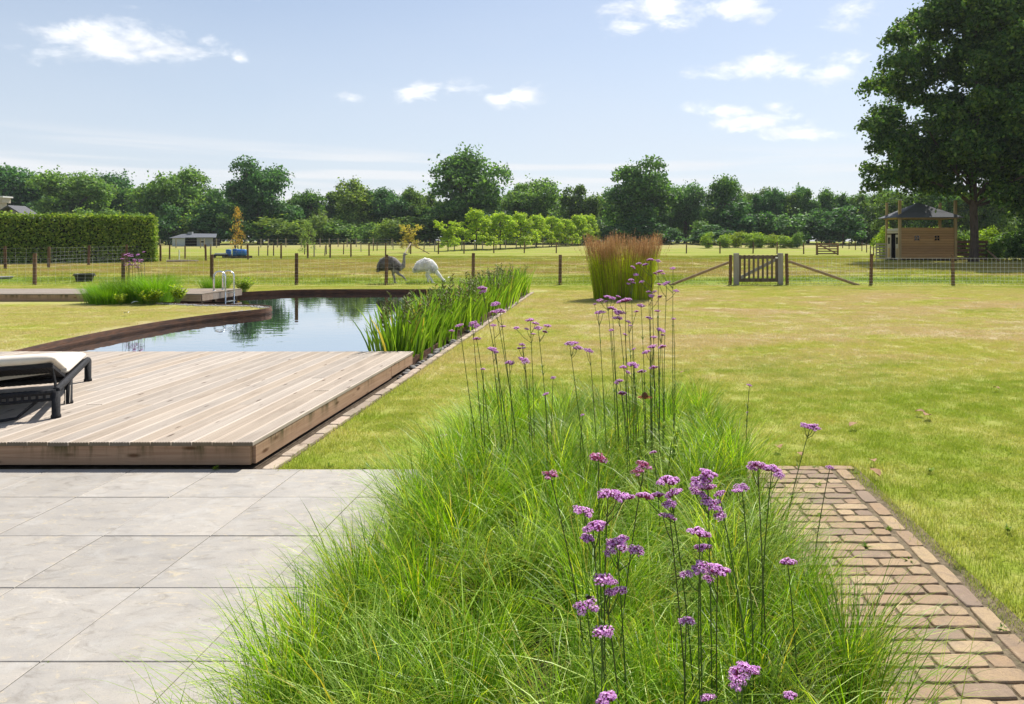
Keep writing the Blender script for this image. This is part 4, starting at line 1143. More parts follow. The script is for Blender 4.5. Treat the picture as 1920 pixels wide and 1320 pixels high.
# ------------------------------------------------------------------ iris clumps on the pond margin
def iris_kind(seed, n=48, tall=1.12, pods=4):
    bs = np.c_[RNG.normal(0, .14, (n, 2)), np.full(n, -.22)]
    az = np.arctan2(bs[:, 1], bs[:, 0]) + RNG.normal(0, .6, n)
    lv = blades(bs, az, RNG.uniform(.62, 1.0, n) * tall, RNG.uniform(0, .22, n), RNG.uniform(.15, 1.0, n), RNG.uniform(.030, .052, n), pal(n, [(0.085, 0.165, 0.018), (0.12, 0.22, 0.024), (0.18, 0.28, 0.04), (0.30, 0.24, 0.07)], (4, 4, 2, .25)), 6, 1.7, RNG.uniform(-1.2, 1.2, n), .45)
    lm = np_mesh('leaves', *lv)
    m = MB()
    r = random.Random(seed)
    for i in range(pods):
        a = r.uniform(0, 6.28); q = r.uniform(0, .16); ll = r.uniform(.05, .22); h = r.uniform(.55, .80) * tall
        b = Vector((math.cos(a) * q, math.sin(a) * q, -.22)); e = b + Vector((math.cos(a) * ll, math.sin(a) * ll, h + .22))
        m.cc = (0.09, 0.12, 0.03); m.tube([b, b.lerp(e, .5) + Vector((0, 0, .02)), e], [.006, .005, .004], 4, False)
        for k in range(r.randint(3, 5)):
            f = e - Vector((0, 0, .03 + .055 * k)); a2 = r.uniform(0, 6.28); d = Vector((math.cos(a2), math.sin(a2), .9)).normalized()
            m.cc = r.choice([(0.11, 0.13, 0.03), (0.14, 0.10, 0.04), (0.09, 0.08, 0.03), (0.13, 0.17, 0.04)])
            m.tube([f, f + d * .03, f + d * .065, f + d * .085], [.004, .011, .010, .002], 5)
    return lm, m.mesh('seed_pods', True)
IK = [iris_kind(i) for i in range(4)]
M_IRIS = foliage('iris_leaf', (1.45, 1.4, 1.1), 0.42, 0.4, 0.34, (1.3, 1.35, .5))
yy = 9.95
while yy < 22.4:
    for xc in (-3.05, -2.88):
        lm, pm_ = random.choice(IK); s_ = random.uniform(.85, 1.08)
        t = thing('iris_clump', (xc + random.uniform(-.10, .07), yy + random.uniform(-.12, .12), 0.0), 'sword leaved iris clump with seed pods in the margin row along the kerb', 'iris', 'iris clumps along the pond margin', random.uniform(0, 6.28))
        t.scale = (s_, s_, s_)
        link('leaves', lm, t, M_IRIS); link('seed_pods', pm_, t, M_STEM)
    yy += .40
# ------------------------------------------------------------------ planting round the boardwalk
def tuft(name, x, y, r, h, n, cols, label, group=None, wd=.008, droop=1.5):
    o = thing(name, (x, y, G0), label, 'ornamental grass', group)
    bs = np.c_[RNG.normal(0, r * .25, (n, 2)), np.zeros(n)]
    v, f, c = blades(bs, np.arctan2(bs[:, 1], bs[:, 0]) + RNG.normal(0, .5, n), RNG.uniform(.6, 1.15, n) * h * 1.25, RNG.uniform(.05, .5, n), RNG.uniform(.5, droop, n), wd, pal(n, cols, (4, 4, 2)), 5, 1.3, RNG.uniform(-1, 1, n), .5)
    link('leaves', np_mesh('leaves', v, f, c), o, M_GRASS)
GT = [(0.075, 0.150, 0.018), (0.11, 0.20, 0.022), (0.16, 0.25, 0.03)]
GT2 = [(0.055, 0.11, 0.018), (0.08, 0.145, 0.022), (0.12, 0.18, 0.03)]
tuft('fountain_grass', -13.55, 18.95, .62, .52, 1500, GT, 'low spreading green grass tuft at the outer end of the boardwalk planting')
tuft('fountain_grass', -12.95, 19.05, .62, .60, 1500, GT2, 'rounded grass tuft under the verbena beside the boardwalk')
tuft('fountain_grass', -12.15, 18.95, .65, .70, 1700, GT, 'tallest bright green fountain of grass beside the boardwalk')
tuft('fountain_grass', -13.1, 18.55, .5, .40, 900, GT, 'small grass tuft spilling onto the lawn before the boardwalk')
tuft('fountain_grass', -12.5, 22.4, .6, .48, 1100, GT2, 'grass tuft behind the jetty at the foot of the fence post')
def leafy(name, x, y, z, h, spread, stems, cols, label, leaf=.09, seed=0):
    o = thing(name, (x, y, z), label, 'plant')
    r = random.Random(seed); m = MB(); m.cc = (0.10, 0.16, 0.03); pos = []; nr = []
    for i in range(stems):
        a = r.uniform(0, 6.28); e = Vector((math.cos(a) * spread * r.uniform(.2, 1), math.sin(a) * spread * r.uniform(.2, 1), h * r.uniform(.6, 1)))
        b = Vector((e.x * .15, e.y * .15, 0)); m.tube([b, b.lerp(e, .5) + Vector((0, 0, h * .08)), e], [.006, .005, .003], 4, False)
        for k in range(12):
            t_ = .25 + .75 * k / 11; p = b.lerp(e, t_) + Vector((0, 0, math.sin(math.pi * t_) * h * .08)); a2 = k * 2.4 + r.uniform(-.3, .3)
            pos.append((p, a2, leaf * r.uniform(.7, 1.25) * (1 - .35 * t_)))
    m.build('stems', M_STEM, o)
    bs = np.array([tuple(p) for p, _, _ in pos]); n = len(bs)
    v, f, c = blades(bs, np.array([a for _, a, _ in pos]), np.array([l for _, _, l in pos]) * 1.6, RNG.uniform(.7, 1.1, n), RNG.uniform(1.3, 2.0, n), np.array([l for _, _, l in pos]) * .55, pal(n, cols, (3, 4, 2)), 4, 1.0, None, .6)
    link('leaves', np_mesh('leaves', v, f, c), o, M_LEAF)
LIM = [(0.17, 0.25, 0.018), (0.25, 0.33, 0.025), (0.33, 0.38, 0.05)]
leafy('lime_leaf_plant', -11.95, 18.4, G0, .42, .42, 26, LIM, 'lime yellow leafy plant between the grass tufts before the jetty', .10, 1)
leafy('lime_leaf_plant', -11.45, 18.75, G0, .52, .30, 18, LIM, 'lime yellow leafy plant leaning over the pond rim by the jetty', .11, 2)
leafy('lime_leaf_plant', -12.6, 18.25, G0, .30, .22, 12, LIM, 'small pale leafy plant at the lawn edge of the tufts', .09, 3)
leafy('lime_leaf_plant', -11.6, 22.4, G0, .50, .42, 24, [(0.10, 0.17, 0.016), (0.17, 0.25, 0.02), (0.26, 0.32, 0.035)], 'leafy green plant behind the ladder at the jetty back', .12, 4)
leafy('lime_leaf_plant', 0.30, 4.15, G0, .56, .26, 9, [(0.13, 0.21, 0.02), (0.20, 0.28, 0.03), (0.28, 0.34, 0.05)], 'bright green leafy perennial rising from the middle of the fine grass bed', .055, 5)
# ------------------------------------------------------------------ verbena
def head_kind(seed, n=15, pink=False):
    """flat topped cluster of several small domes of five petalled florets on dark calyces"""
    r = random.Random(seed); m = MB()
    subs = [(0, 0, .06, .24)]; k0 = r.randint(4, 5); a0 = r.uniform(0, 6)
    for k in range(k0):
        a = a0 + 2 * math.pi * k / k0 + r.uniform(-.25, .25); q = r.uniform(.27, .37); subs.append((math.cos(a) * q, math.sin(a) * q, r.uniform(-.14, .06), r.uniform(.16, .24)))
    for (sx, sy, sz, R0) in subs:
        c = Vector((sx, sy, sz)); shade = r.uniform(.8, 1.12)
        for i in range(n):
            t = (i + .5) / n; a = i * 2.39996 + r.uniform(-.2, .2); ph = math.acos(1 - t * 1.15)
            d = Vector((math.sin(ph) * math.cos(a), math.sin(ph) * math.sin(a), math.cos(ph) * .8)) * r.uniform(.85, 1.15)
            p = c + d * R0
            b = c * .5 + Vector((0, 0, -.20))
            m.cc = r.choice([(0.20, 0.05, 0.13), (0.30, 0.08, 0.20), (0.15, 0.05, 0.09)])
            m.tube([b.lerp(p, .25), b.lerp(p, .7), p - d * .02], [.012, .028, .024], 3, False)
            nrm = (d + Vector((r.uniform(-.3, .3), r.uniform(-.3, .3), .25))).normalized()
            t1 = nrm.cross(Vector((r.uniform(-1, 1), r.uniform(-1, 1), r.uniform(-1, 1)))).normalized(); t2 = nrm.cross(t1)
            cc = r.choice([(0.56, 0.28, 0.62), (0.64, 0.38, 0.70), (0.48, 0.21, 0.56), (0.74, 0.52, 0.78)] if not pink else [(0.58, 0.28, 0.48), (0.38, 0.10, 0.20), (0.64, 0.38, 0.60), (0.32, 0.07, 0.14)])
            m.cc = tuple(min(.9, q * shade) for q in cc)
            pr = r.uniform(.065, .10)
            vs_ = [p - nrm * .012]
            for k in range(10):
                an = 2 * math.pi * k / 10; q = pr * (1.0 if k % 2 == 0 else .5)
                vs_.append(p + (t1 * math.cos(an) + t2 * math.sin(an)) * q + nrm * (.012 if k % 2 == 0 else 0))
            m.add(vs_, [(0, 1 + k, 1 + (k + 1) % 10) for k in range(10)])
    return m.mesh('flower_head')
HK = [head_kind(1), head_kind(2, 13), head_kind(3, 14), head_kind(4, 14, True), head_kind(5, 16), head_kind(6, 12)]
VCOL = [(0.045, 0.075, 0.022), (0.06, 0.09, 0.03), (0.05, 0.06, 0.028)]
def verbena(heads, y, base_dx, label, group, size=.06, rad=.0026, pink=False, dy=0.0, lean=0.0):
    """heads: photo sight lines; the plant stands at distance y with its foot in the soil"""
    pts = [Vector(at(u, v, y + random.uniform(-.04, .04))) for (u, v, *k) in heads]
    sc = [(k[0] if k else 1.0) for (_, _, *k) in heads]
    top = pts[0]
    foot = Vector((top.x + base_dx, y + dy, G0 - .02))
    if group in (gF[1], gL[1], gR[1]):
        nh = len(heads); word = ('', 'a single flower head', 'a pair of flower heads', 'three flower heads', 'four flower heads', 'five flower heads', 'six flower heads')[nh]
        if group == gF[1]: label = ('pink' if pink else 'purple') + ' verbena carrying ' + word + ' in the grass bed between patio and path'
        elif group == gL[1]: label = 'slender tall verbena carrying ' + word + ' at the bed corner facing the irises'
        else: label = 'slender tall verbena carrying ' + word + ' in the stand before the reed grass'
        group = label.split(' in the ')[0].split(' at the ')[0] + ', ' + group
    o = thing('verbena', foot, label, 'flower', group)
    m = MB(); m.cc = random.choice(VCOL)
    loc = [p - foot for p in pts]
    T = loc[0]; bend = Vector((random.uniform(-.012, .012), random.uniform(-.012, .012), 0))
    def stem_at(t): return Vector((T.x * t ** 1.25, T.y * t ** 1.25, T.z * t)) + bend * math.sin(math.pi * t) * 2
    m.tube([stem_at(k / 8) for k in range(8)] + [T - Vector((0, 0, size * .12))], [rad * (1.25 - .55 * k / 8) for k in range(9)], 5, False)
    for p in loc[1:]:
        hz = math.hypot(p.x - T.x, p.y - T.y)
        t = max(.25, min(.93, (p.z - max(.06, hz * 1.1)) / T.z))
        a = stem_at(t); mid = a.lerp(p, .5) + Vector((0, 0, -.012)) + (p - a) * .02
        m.tube([a, mid, p - Vector((0, 0, size * .1))], [rad * .7, rad * .6, rad * .55], 4, False)
        # pair of small bracts at the fork
        m.tube([a, a + Vector((random.uniform(-.02, .02), 0, .03))], [rad * .8, rad * .1], 3, False)
    m.build('stem', M_STEM, o)
    lp = []
    for k in range(random.randint(2, 4)):
        t = random.uniform(.25, .85); a0 = random.uniform(0, 3.14)
        for a in (a0, a0 + 3.14): lp.append((*stem_at(t), a))
    lp = np.array(lp); nl = len(lp)
    v, f, c = blades(lp[:, :3], lp[:, 3], RNG.uniform(.025, .055, nl), RNG.uniform(.4, .8, nl), RNG.uniform(.9, 1.5, nl), .007, pal(nl, [(0.07, 0.11, 0.03), (0.10, 0.15, 0.04)], (1, 1)), 3, 1.0, None, .5)
    link('leaves', np_mesh('leaves', v, f, c), o, M_STEM)
    for p, s_ in zip(loc, sc):
        hm = HK[3] if pink else random.choice(HK[:3] + HK[4:])
        q = size * s_ * random.uniform(.9, 1.1)
        link('flower_head', hm, o, M_FLOWER, p, (random.uniform(-.35, .35), random.uniform(-.35, .35), random.uniform(0, 6)), (q * 1.12, q * 1.12, q * random.uniform(.8, 1.0)))
    return o
gF = ('purple verbena rising from the fine grass beside the brick path and patio', 'verbenas in the front half of the grass bed')
gR = ('tall slender purple verbena in the group lined up before the reed grass block', 'verbenas at the back of the bed before the reed grass')
gL = ('tall slender purple verbena at the bed corner that faces the irises', 'verbenas at the bed corner facing the irises')
FRONT = [([(1122, 858, 1.25)], 2.62, .05, 1), ([(1032, 890, 1.0), (1010, 905, .0)][:1], 2.75, .16, 1), ([(1208, 872, 1.1), (1196, 884, .8)], 2.7, -.11, 1),
         ([(1140, 926, 1.3), (1172, 931, 1.1), (1158, 930, 1.0)], 2.45, .03, 0), ([(1112, 988, 1.25), (1094, 958, 1.15), (1126, 982, .9), (1100, 1009, .8)], 2.4, .10, 0),
         ([(1156, 1020, 1.2), (1163, 1012, .9), (1143, 1034, .7), (1193, 1031, .95)], 2.35, .03, 0), ([(1130, 1086, 1.15), (1145, 1090, .8), (1160, 1107, 1.0), (1144, 1110, .7)], 2.3, .06, 0),
         ([(1100, 1136, 1.2)], 2.3, .07, 0), ([(1130, 1184, 1.15)], 2.2, .03, 0), ([(1136, 1310, 1.0)], 2.1, .0, 0),
         ([(1253, 901, 1.35), (1262, 924, 1.2), (1209, 930, 1.05), (1233, 928, .9), (1256, 945, .75)], 2.5, .10, 0), ([(1256, 968, .8), (1243, 966, .6)], 2.5, .08, 0),
         ([(1327, 888, 1.15), (1312, 902, 1.1), (1302, 920, .75), (1327, 914, 1.0), (1316, 926, .6)], 2.55, .02, 0), ([(1349, 925, .75), (1334, 945, 1.2), (1349, 967, .8)], 2.5, .14, 0),
         ([(1391, 913, 1.0), (1382, 920, .7)], 2.6, .03, 0), ([(1311, 998, 1.3), (1317, 1027, 1.0)], 2.4, .02, 0), ([(1346, 1068, 1.25), (1327, 1085, .7), (1333, 1072, .8)], 2.35, .03, 0),
         ([(1311, 1064, 1.05), (1286, 1076, .8)], 2.35, .05, 0), ([(1287, 1164, .9)], 2.3, .03, 0),
         ([(1421, 872, 1.15), (1410, 877, .7)], 2.75, .05, 0), ([(1447, 879, 1.15), (1461, 890, .75)], 2.75, -.02, 0), ([(1477, 1054, 1.0)], 2.5, .04, 0),
         ([(1395, 1256, 1.3), (1380, 1279, .95), (1410, 1258, .8)], 2.1, .02, 0), ([(1480, 1304, .8)], 2.15, 0, 0), ([(1328, 1308, .75)], 2.1, .02, 0)]
for hd, y, dx_, pk in FRONT:
    verbena(hd, y * .83, dx_ * .83, *gF, size=.046, rad=.0024, pink=bool(pk))
verbena([(1519, 800, 1.2), (1508, 797, .9), (1531, 804, 1.0), (1527, 797, .7)], 3.6, -.16, 'arching purple verbena stem leaning out over the brick path', None, size=.045)
verbena([(1556, 876, .9)], 3.2, -.09, 'thin single headed verbena standing over the top end of the brick path', None, size=.04)
verbena([(1405, 722, 1.0), (1401, 773, .5)], 4.6, -.02, 'spindly small headed verbena beside the lawn above the brick path', None, size=.035)
verbena([(830, 818, 1.0)], 4.9, .09, 'short single verbena at the patio corner of the grass bed', None, size=.07)
LEFT = [([(904, 540, 1.1), (905, 547, .9)], 5.2, .26), ([(928, 570, 1.0)], 5.3, .22), ([(938, 583, 1.3), (926, 585, .9)], 5.2, .20), ([(862, 610, .9), (847, 620, .6)], 5.2, .22), ([(886, 607, 1.1), (893, 611, .8)], 5.3, .12),
        ([(894, 635, .9)], 5.2, .12), ([(923, 655, 1.0), (930, 660, .6)], 5.1, .10), ([(955, 679, .9), (960, 682, .6)], 5.1, .06), ([(906, 692, .6)], 5.1, .05),
        ([(994, 600, 1.1), (1004, 606, .8), (988, 617, .6), (968, 615, .8), (1000, 626, .5)], 5.3, .03), ([(1009, 615, 1.0), (1027, 611, .9), (1022, 622, .6)], 5.3, .08), ([(979, 646, .7), (973, 653, .5), (982, 652, .5)], 5.2, .05),
        ([(984, 676, 1.1), (978, 673, .8)], 5.1, .06), ([(925, 610, .8), (943, 612, .7)], 5.35, .14), ([(1037, 708, .7)], 5.3, .02), ([(1023, 739, .6)], 5.0, 0),
        ([(1068, 644, 1.2), (1077, 643, .9), (1083, 652, 1.0)], 5.0, .16), ([(1105, 657, 1.0), (1099, 655, .6)], 5.3, .05), ([(1092, 778, .5)], 4.9, .01)]
for hd, y, dx_ in LEFT: verbena(hd, y * .83, dx_ * .83, *gL, size=.052, rad=.0026)
RIGHT = [([(1220, 487, .9), (1198, 494, .8), (1210, 496, .8), (1187, 501, .7), (1203, 528, .6), (1192, 515, .7)], 5.8, .03), ([(1234, 489, .8)], 5.9, .02), ([(1262, 503, .8), (1237, 509, .9), (1243, 513, .6), (1229, 513, .6)], 5.8, .01),
         ([(1250, 531, 1.1), (1236, 533, .7), (1268, 545, .7)], 5.8, .0), ([(1184, 525, .8), (1178, 532, .6), (1187, 530, .6)], 5.7, .05), ([(1216, 547, .7), (1227, 547, .7)], 5.7, .03), ([(1221, 555, .8), (1237, 556, .8)], 5.7, .03),
         ([(1138, 556, .9), (1148, 559, .9), (1125, 563, .8), (1159, 556, .6), (1136, 565, .6)], 5.6, .06), ([(1173, 563, 1.4), (1161, 566, .8)], 5.5, .05), ([(1202, 573, 1.1)], 5.6, .04), ([(1148, 578, 1.2)], 5.5, .07), ([(1160, 586, 1.4), (1158, 596, 1.3)], 5.4, .08),
         ([(1122, 586, 1.0), (1131, 585, .8), (1115, 570, .5)], 5.5, .08), ([(1178, 603, .8), (1182, 610, .6), (1193, 584, .6)], 5.5, .04), ([(1217, 596, 1.0)], 5.6, .03), ([(1240, 619, 1.1), (1235, 618, .7), (1242, 628, .6)], 5.5, .0), ([(1226, 632, .8)], 5.4, .01),
         ([(1223, 650, 1.3), (1211, 660, .9)], 5.2, .03), ([(1241, 650, 1.1)], 5.3, .01), ([(1187, 684, 1.4), (1168, 688, .8), (1178, 698, .6)], 5.0, .03), ([(1203, 696, 1.0)], 5.1, .02), ([(1225, 689, 1.2)], 5.2, .06), ([(1162, 714, .9), (1156, 718, .6)], 5.0, .05), ([(1166, 737, 1.0)], 4.9, .05),
         ([(1232, 583, .8)], 5.7, .01), ([(1146, 619, .8)], 5.5, .05), ([(1263, 598, .6)], 5.7, -.02), ([(1172, 627, .6)], 5.6, .05), ([(1188, 654, .5)], 5.3, .04), ([(1225, 848, .6)], 4.0, .02)]
for hd, y, dx_ in RIGHT: verbena(hd, y * .84, dx_ * .84, *gR, size=.049, rad=.0026)
for i in range(13):
    verbena([(232 + i * 3.0 + random.uniform(-3, 3), 478 + random.uniform(-8, 10), 1.0), (240 + i * 2 + random.uniform(-4, 4), 488 + random.uniform(-8, 10), .8), (234 + i * 2.6, 496 + random.uniform(-6, 8), .7)], 19.3 + random.uniform(-.1, .1), random.uniform(-.05, .1), 'purple verbena in the cluster above the grass tufts by the boardwalk', 'verbenas above the boardwalk tufts', size=.075, rad=.005)
# coneflower in the bed
cf = thing('coneflower', (*at(1209, 746, 4.4)[:2], G0), 'single rust brown coneflower among the verbena stems', 'flower')
zc = at(1209, 746, 4.4)[2] - G0
mm = MB(); mm.cc = (0.06, 0.09, 0.03); mm.tube([(0.0, 0, 0), (.01, 0, zc * .5), (0, 0, zc)], .0024, 5); mm.build('stem', M_STEM, cf)
mm = MB(); mm.cc = (0.16, 0.06, 0.02); mm.tube([(0, 0, zc - .004), (0, 0, zc + .012), (0, 0, zc + .028), (0, 0, zc + .036)], [.018, .022, .016, .004], 9); mm.build('cone', attr_mat('cone_brown'), cf, True)
mm = MB(); mm.cc = (0.42, 0.17, 0.09)
for k in range(14):
    a = 2 * math.pi * k / 14; d = Vector((math.cos(a), math.sin(a), 0)); s_ = Vector((-d.y, d.x, 0)) * .006
    c0_ = Vector((0, 0, zc + .006))
    mm.add([c0_ + d * .016 - s_ * .6, c0_ + d * .016 + s_ * .6, c0_ + d * .034 + s_ + Vector((0, 0, .003)), c0_ + d * .05 - Vector((0, 0, .004)), c0_ + d * .034 - s_ + Vector((0, 0, .003))], [(0, 1, 2, 3, 4)])
mm.build('petals', M_FLOWER, cf)
# bumblebee on the lowest purple head
bp_ = Vector(at(1104, 1121, 1.9))
bee = thing('bumblebee', bp_, 'brown bumblebee sitting on a verbena flower head', 'bee')
mm = MB(); mm.cc = (0.05, 0.03, 0.015); mm.tube([(-.009, 0, 0), (-.006, 0, .001), (0, 0, .002), (.005, 0, .0015), (.008, 0, .001)], [.001, .004, .0052, .0042, .001], 8); mm.build('body', attr_mat('bee_fur', .95), bee, True)
mm = MB(); mm.cc = (0.3, 0.28, 0.25)
for s_ in (-1, 1): mm.add([(0, 0, .006), (-.004, s_ * .005, .0075), (-.010, s_ * .006, .007), (-.008, s_ * .002, .0065)], [(0, 1, 2, 3)])
mm.build('wings', attr_mat('bee_wing', .3), bee)

# ------------------------------------------------------------------ fences
POSTM = {}
def post_mesh(r, h, n=10):
    k = (r, h)
    if k not in POSTM:
        POSTM[k] = MB().tube([(0, 0, -.25), (0, 0, h * .5), (.004, 0, h - .012), (.004, 0, h)], [r * 1.05, r, r * .97, r * .85], n).mesh('post', False)
    return POSTM[k]
def wires(m, a, b, zs, dx_, r=.0022, bays=True):
    a = Vector(a); b = Vector(b); L = (b - a).length
    for z in zs: m.bar(a + Vector((0, 0, z)), b + Vector((0, 0, z)), r * 2, r * 2)
    if dx_:
        k = int(L / dx_)
        for i in range(1, k + 1):
            p = a.lerp(b, i / (k + 1)); m.bar(p + Vector((0, 0, zs[0])), p + Vector((0, 0, zs[-1])), r * 1.5, r * 1.5, (0, 1, 0))
def fence(name, pts, h, r, label, zs, dx_, wr=.0022, mat=None, skip=(), hj=.04):
    o = thing(name, (pts[0][0], pts[0][1], gz(pts[0][1])), label, 'fence')
    for (x, y) in pts:
        link('post', post_mesh(r, h), o, mat or M_POST, (x - pts[0][0], y - pts[0][1], gz(y) - gz(pts[0][1]) + random.uniform(-hj, hj)), (random.uniform(-.025, .025), random.uniform(-.025, .025), random.uniform(0, 6)), (1, 1, 1))
    if zs:
        m = MB()
        for i in range(len(pts) - 1):
            if i in skip: continue
            (x0, y0), (x1, y1) = pts[i], pts[i + 1]; g0 = gz(pts[0][1])
            wires(m, (x0 - pts[0][0], y0 - pts[0][1] - r, gz(y0) - g0), (x1 - pts[0][0], y1 - pts[0][1] - r, gz(y1) - g0), zs, dx_, wr)
        w_ = m.build('wire_mesh', M_WIRE, o); w_['kind'] = 'stuff'
    return o
FY = 26.5
fx = lambda u: (u - CU) * FY / FPX
ZS = [.06, .16, .27, .39, .52, .66, .82, 1.0]
fence('post_and_wire_fence', [(fx(u), FY) for u in (-265, -100, 65, 231, 397, 556, 724, 887, 1050, 1213, 1369)], 1.16, .062, 'brown post and wire mesh fence running behind the pond to the gate', ZS, .30, .0016)
fence('post_and_wire_fence', [(fx(u), FY) for u in (1476, 1633, 1787, 1945, 2110)], 1.16, .062, 'brown post and square mesh fence between the gate and the hut side', ZS, .165, .0032)
# braces at the gate
M_POLE = plain('pale_pole', (0.26, 0.175, 0.10), (0.36, 0.26, 0.16), 0.85, 0.2, 8, (1, 1, 1), rand=.1)
for ua, va, ub, lb in ((1366, 492, 1254, 'slanting round brace pole on the fence side with the reed grass'), (1479, 490, 1610, 'slanting round brace pole on the hut side of the gate')):
    a = Vector((fx(ua), FY - .02, CAM_H - (va - CV) * FY / FPX)); b = Vector((fx(ub), FY - .1, G0 - .02))
    o = MB().tube([a, a.lerp(b, .5), b], [.05, .052, .05], 10).build('brace_pole', M_POLE, None, False); tag(o, lb, 'brace pole')
# wooden garden gate
M_GATE = plain('weathered_gate_wood', (0.115, 0.085, 0.060), (0.21, 0.165, 0.125), 0.9, 0.15, 8, (1, 1, .1), 0.4, 50, rand=.15)
M_GPOST = plain('grey_gate_post', (0.26, 0.235, 0.205), (0.38, 0.35, 0.31), 0.9, 0.15, 8, (1, 1, .1), 0.4, 50)
gx0, gx1 = fx(1380.5), fx(1463)
gate = thing('garden_gate', (gx0, FY, G0), 'weathered picket gate with a diagonal brace between square grey posts', 'gate')
W_ = gx1 - gx0
for x in (0, W_): MB().box((x, 0, .57), (.185, .16, 1.24), bev=.012).build('gate_post', M_GPOST, gate)
lo_, hi_ = .12, 1.12
for z in (lo_ + .06, hi_ - .08): MB().box((W_ / 2, .03, z), (W_ - .21, .035, .13)).build('rail', M_GATE, gate)
MB().bar((.14, .03, lo_ + .14), (W_ - .14, .03, hi_ - .16), .115, .036, (0, 1, 0)).build('brace', M_GPOST, gate)
for k in range(9):
    x = .14 + (W_ - .28) * k / 8
    MB().box((x, -.0015, (lo_ + hi_) / 2), (.074 if k < 8 else .095, .024, hi_ - lo_), bev=.004).build('picket', M_GATE, gate)
MB().box((W_ - .13, -.03, hi_ - .10), (.12, .03, .05)).build('latch', M_STEEL, gate)

# second fence: from the hedge out into the meadow and across it
F2 = [(-70, 508), (10, 505), (91, 503), (166, 497), (238, 493), (301, 490.5), (386, 489.5), (465, 487), (527, 486), (577, 485), (619, 483.5), (658, 482), (692, 480.5), (723, 479.5), (770, 477.5)]
fence('post_and_wire_fence', [P(u, v, G0) for u, v in F2], 1.32, .075, 'brown post fence passing the clipped hedge and crossing the meadow behind the birds', [.1, .3, .5, .72, .95, 1.2], .6, .002)
F2b = [(770, 477.5), (822, 477.5), (870, 477), (926, 476.5), (983, 476.5), (1043, 476.5), (1110, 476.5), (1180, 476.5), (1287, 476.8), (1350, 476.8), (1412, 476.8), (1457, 477), (1507, 477.5), (1531, 478)]
fence('post_and_wire_fence', [P(u, v, G0) for u, v in F2b], 1.32, .075, 'distant brown post fence crossing the meadow before the young hornbeam row to the far gate', [.3, .7, 1.1], 0, .003)
c_ = P(770, 477.5, G0)
for ub, vb, lb, rr in ((756, 479.5, 'pale diagonal brace pole leaning towards the grey bird at the meadow fence corner', .07), (808, 477.2, 'thin dark diagonal brace pole on the far side of the meadow fence corner', .05)):
    b = P(ub, vb, G0); o = MB().tube([(c_[0], c_[1] - .08, G0 + 1.25), ((c_[0] + b[0]) / 2, (c_[1] + b[1]) / 2 - .08, G0 + .64), (b[0], b[1] - .08, G0)], rr, 8).build('brace_pole', M_POST_PALE if rr > .06 else M_POLE); tag(o, lb, 'brace pole')
fence('post_and_wire_fence', [((u - CU) * y / FPX, y) for u, y in ((300, 104), (330, 104), (376, 104), (383, 105), (406, 106), (440, 106), (463, 106), (489, 107), (503, 107), (520, 107), (536, 108), (565, 108), (600, 108), (617, 108), (634, 109), (651, 109), (668, 109), (700, 110), (735, 110))], 1.35, .07, 'pale post fence far off along the foot of the tree belt beside the shed', [.3, .7, 1.15], 0, .006, M_POST_PALE)
fence('post_and_wire_fence', [((u - CU) * y / FPX, y) for u, y in ((795, 90), (815, 91), (852, 92), (866, 93), (890, 94), (905, 95), (930, 97), (948, 98), (968, 100), (986, 102), (1004, 104), (1018, 106), (1030, 108), (1047, 110), (1062, 112), (1075, 114), (1090, 116), (1105, 118))], 1.3, .07, 'grey stake fence guarding the young hornbeam row', [.4, 1.05], 0, .006, M_POST_PALE)
fence('post_and_wire_fence', [((u - CU) * y / FPX, y) for u, y in ((1532, 106), (1555, 106), (1580, 104), (1592, 100), (1604, 96), (1616, 92), (1625, 87), (1632, 82), (1638, 76), (1643, 70), (1650, 63))], 1.2, .06, 'low post fence curving from the far alders down to the hut', [.4, 1.0], 0, .005)
# loose stakes in the meadow, tree guards
for i, (u, v, h, tl) in enumerate(((609, 480, 1.1, .06), (612, 478, 1.15, -.03), (644, 478, 1.15, .03), (677, 475, 1.1, -.02), (700, 474, 1.0, 0), (707, 474, 1.2, .01), (737, 473, 1.35, .02), (763, 472, 1.1, 0), (571, 478, 1.1, 0), (589, 482, 1.2, 0), (318, 487, 1.25, 0), (347, 486, 1.2, 0), (395, 488, 1.35, 0), (441, 484, 1.2, .02), (452, 484, 1.15, 0), (485, 480, 1.0, 0), (502, 480, 1.1, 0), (513, 480, 1.2, 0), (785, 470, 1.1, 0), (806, 470, 1.2, 0), (823, 470, 1.3, 0), (840, 469, 1.3, 0), (855, 469, 1.2, 0))):
    x, y = P(u, v, G0)
    o = link('stake', post_mesh(.06, h, 8), None, M_POST if i % 3 else M_POST_PALE, (x, y, gz(y)), (0, tl, 0))
    tag(o, 'lone weathered stake standing in the open meadow', 'stake', 'stakes scattered in the meadow')
# far field gate
M_REDW = plain('reddish_gate_wood', (0.23, 0.125, 0.075), (0.32, 0.19, 0.12), 0.85, 0.2, 6, (.2, 1, 1), rand=.1)
x0, y0 = P(1533, 478.5, G0); x1, _ = P(1570, 478.5, G0); W_ = x1 - x0
fg = thing('field_gate', (x0, y0, gz(y0)), 'reddish wooden field gate with a diagonal brace in the distant fence', 'gate')
for x in (-.05, W_ + .05): MB().box((x, 0, .62), (.17, .15, 1.36)).build('gate_post', M_REDW, fg)
for z in (.14, .40, .66, .92, 1.2): MB().box((W_ / 2, .02, z), (W_ - .12, .05, .13)).build('rail', M_REDW, fg)
MB().bar((.1, -.03, 1.15), (W_ - .1, -.03, .15), .15, .05, (0, 1, 0)).build('brace', M_REDW, fg)

